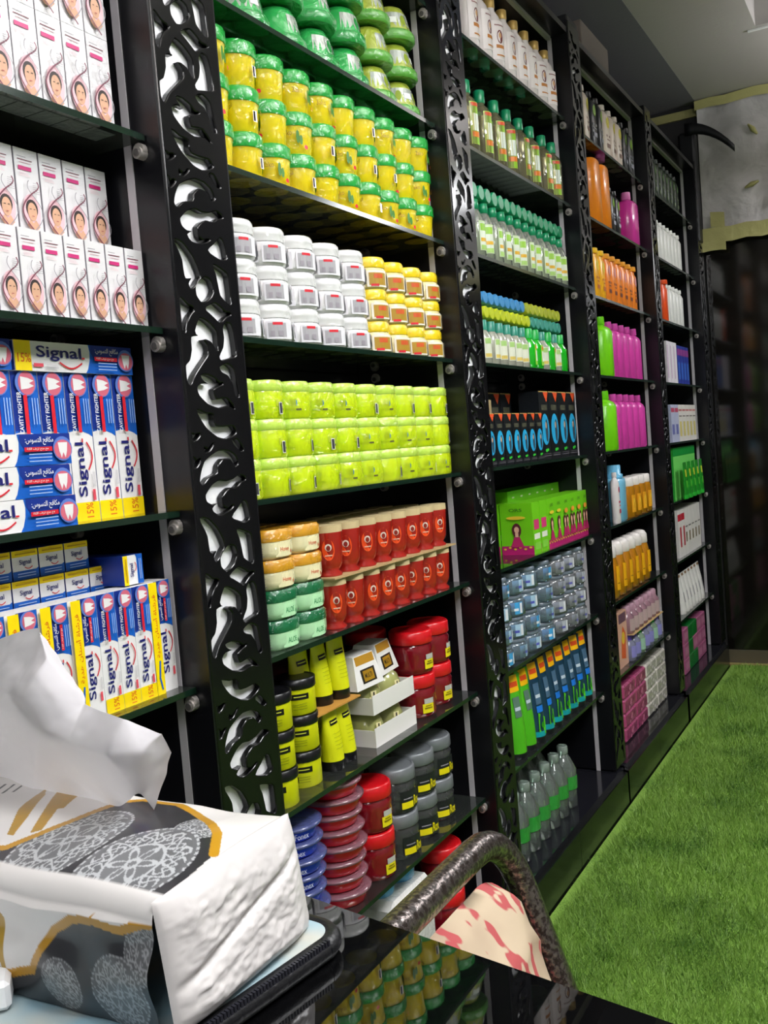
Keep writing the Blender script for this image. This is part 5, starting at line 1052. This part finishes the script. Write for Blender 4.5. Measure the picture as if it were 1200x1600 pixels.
# ---- chair with pitted chrome tube frame
ch = bpy.data.materials.new('pitted_chrome'); ch.use_nodes = True; nt = ch.node_tree; b = nt.nodes['Principled BSDF']; tc = nt.nodes.new('ShaderNodeTexCoord')
n1 = nt.nodes.new('ShaderNodeTexNoise'); n1.inputs['Scale'].default_value = 260; n1.inputs['Detail'].default_value = 6; cr = nt.nodes.new('ShaderNodeValToRGB'); c2 = nt.nodes.new('ShaderNodeValToRGB'); bp = nt.nodes.new('ShaderNodeBump')
nt.links.new(tc.outputs['Object'], n1.inputs['Vector']); nt.links.new(n1.outputs['Fac'], cr.inputs[0]); nt.links.new(n1.outputs['Fac'], c2.inputs[0]); nt.links.new(cr.outputs[0], b.inputs['Base Color']); nt.links.new(c2.outputs[0], b.inputs['Metallic'])
cr.color_ramp.elements[0].position = .44; cr.color_ramp.elements[0].color = lin('#2a211d'); cr.color_ramp.elements[1].position = .58; cr.color_ramp.elements[1].color = lin('#9c928f')
c2.color_ramp.elements[0].position = .40; c2.color_ramp.elements[0].color = (.2, .2, .2, 1); c2.color_ramp.elements[1].position = .54; c2.color_ramp.elements[1].color = (1, 1, 1, 1)
nt.links.new(n1.outputs['Fac'], bp.inputs['Height']); bp.inputs['Distance'].default_value = .0006; nt.links.new(bp.outputs[0], b.inputs['Normal']); b.inputs['Roughness'].default_value = .27
fb_ = bpy.data.materials.new('floral_cloth'); fb_.use_nodes = True; nt = fb_.node_tree; b = nt.nodes['Principled BSDF']; tc = nt.nodes.new('ShaderNodeTexCoord'); mp = nt.nodes.new('ShaderNodeMapping'); mp.inputs['Scale'].default_value = (1, 1.5, .8)
vo = nt.nodes.new('ShaderNodeTexNoise'); vo.inputs['Scale'].default_value = 26; vo.inputs['Detail'].default_value = 2; cr = nt.nodes.new('ShaderNodeValToRGB'); cr.color_ramp.interpolation = 'LINEAR'
n2 = nt.nodes.new('ShaderNodeTexNoise'); n2.inputs['Scale'].default_value = 14; c3 = nt.nodes.new('ShaderNodeValToRGB'); mx = nt.nodes.new('ShaderNodeMix'); mx.data_type = 'RGBA'
nt.links.new(tc.outputs['Object'], mp.inputs[0]); nt.links.new(mp.outputs[0], vo.inputs['Vector']); nt.links.new(tc.outputs['Object'], n2.inputs['Vector'])
nt.links.new(vo.outputs['Fac'], cr.inputs[0]); nt.links.new(n2.outputs['Fac'], c3.inputs[0])
cr.color_ramp.elements[0].position = .535; cr.color_ramp.elements[0].color = (0, 0, 0, 1); cr.color_ramp.elements[1].position = .550; cr.color_ramp.elements[1].color = (1, 1, 1, 1)
c3.color_ramp.elements[0].position = .35; c3.color_ramp.elements[0].color = lin('#a08a74'); c3.color_ramp.elements[1].position = .6; c3.color_ramp.elements[1].color = lin('#bba88e')
nt.links.new(cr.outputs[0], mx.inputs['Factor']); nt.links.new(c3.outputs[0], mx.inputs['A']); mx.inputs['B'].default_value = lin('#a83840'); nt.links.new(mx.outputs['Result'], b.inputs['Base Color']); b.inputs['Roughness'].default_value = .8
cr.color_ramp.elements[1].color = (.92, .92, .92, 1)
chair = thing('metal_chair', 'old chrome tube chair with red and cream flowered backrest by the counter', 'chair', (0, 0, 0))
Z = lambda z: z + H0
def arc(p, c0_, c1_, n=7):   # quarter bend between two directions around corner p
    out = []
    for i in range(n + 1):
        t = i / n; a = Vector(c0_).lerp(Vector(p), t); b2 = Vector(p).lerp(Vector(c1_), t); out.append(a.lerp(b2, t))
    return out
ya, yb2 = .300, .722; xt = .484; zt = Z(-.318)
path = [Vector((.500, ya, .0135)), Vector((.590, ya, Z(-.64)))] + arc((xt, ya, zt), (.497, ya, Z(-.375)), (xt, ya + .058, zt)) + [Vector((xt, .45, zt)), Vector((xt, .55, zt))] + arc((xt, yb2, zt), (xt, yb2 - .058, zt), (.502, yb2, Z(-.375))) + [Vector((.545, yb2, Z(-.50))), Vector((.590, yb2, Z(-.64))), Vector((.500, yb2, .0135))]
m = MB(); m.tube(path, .0118, ch, 16); m.build('back_frame', chair)
for yy in (ya, yb2):
    m = MB(); m.tube([(.595, yy, Z(-.632)), (.90, yy, Z(-.632))] + arc((.945, yy, Z(-.632)), (.90, yy, Z(-.632)), (.955, yy, Z(-.68))) + [(.985, yy, .0135)], .0105, ch, 12); m.build('leg', chair)
m = MB(); n = 14; vs = []
for s_ in (0, 1):
    for j in range(n + 1):
        for i in range(n + 1):
            u = i / n; v = j / n; x = .585 + .385 * u; y = ya + .012 + (yb2 - ya - .024) * v; d = min(u, 1 - u, v, 1 - v)
            vs.append((x, y, Z(-.620) + (.035 * min(1, (d * 6)) ** .5 + .008 * math.sin(PI * u) * math.sin(PI * v) if s_ else 0)))
N = (n + 1) ** 2
fs = [(j * (n + 1) + i + s_ * N, j * (n + 1) + i + 1 + s_ * N, (j + 1) * (n + 1) + i + 1 + s_ * N, (j + 1) * (n + 1) + i + s_ * N) for s_ in (0, 1) for j in range(n) for i in range(n)]
m.add(vs, fs, fb_, True); m.build('seat', chair)
# backrest cushion: follows the leaning frame, rounded upper corners, folded seam near the top
m = MB(); nu, nv = 44, 40; vs = []
def cush(u, v, side):
    # v 0 top .. 1 bottom ; u 0..1 along y
    y = .325 + .372 * u; rc = .050; zz = -.3365 - .215 * v
    # rounded top corners
    du = min(u, 1 - u) * .372; cut = 0
    if du < rc: cut = rc - math.sqrt(max(rc * rc - (rc - du) ** 2, 0))
    z = zz - cut * (1 - v) ** 1.0
    xb = .492 + (-.335 - z) * .33
    e = min(1, 5 * u, 5 * (1 - u), 5 * v + .0, 6 * (1 - v)) ** .5
    x = xb + (.030 * e if side else 0)
    if side: x += .0035 * math.exp(-((v - .16 - .02 * math.sin(u * 9)) / .03) ** 2) + .0012 * noise.noise(Vector((u * 14, v * 9, 1)))
    return (x, y, Z(z))
for s_ in (1, 0):
    for j in range(nv + 1):
        for i in range(nu + 1): vs.append(cush(i / nu, j / nv, s_))
N = (nu + 1) * (nv + 1)
fs = [(j * (nu + 1) + i + s_ * N, j * (nu + 1) + i + 1 + s_ * N, (j + 1) * (nu + 1) + i + 1 + s_ * N, (j + 1) * (nu + 1) + i + s_ * N) for s_ in (0, 1) for j in range(nv) for i in range(nu)]
for i in range(nu): fs += [(i, i + 1, N + i + 1, N + i), (nv * (nu + 1) + i, nv * (nu + 1) + i + 1, N + nv * (nu + 1) + i + 1, N + nv * (nu + 1) + i)]
for j in range(nv): fs += [(j * (nu + 1), (j + 1) * (nu + 1), N + (j + 1) * (nu + 1), N + j * (nu + 1)), (j * (nu + 1) + nu, (j + 1) * (nu + 1) + nu, N + (j + 1) * (nu + 1) + nu, N + j * (nu + 1) + nu)]
m.add(vs, fs, fb_, True); m.build('backrest', chair)
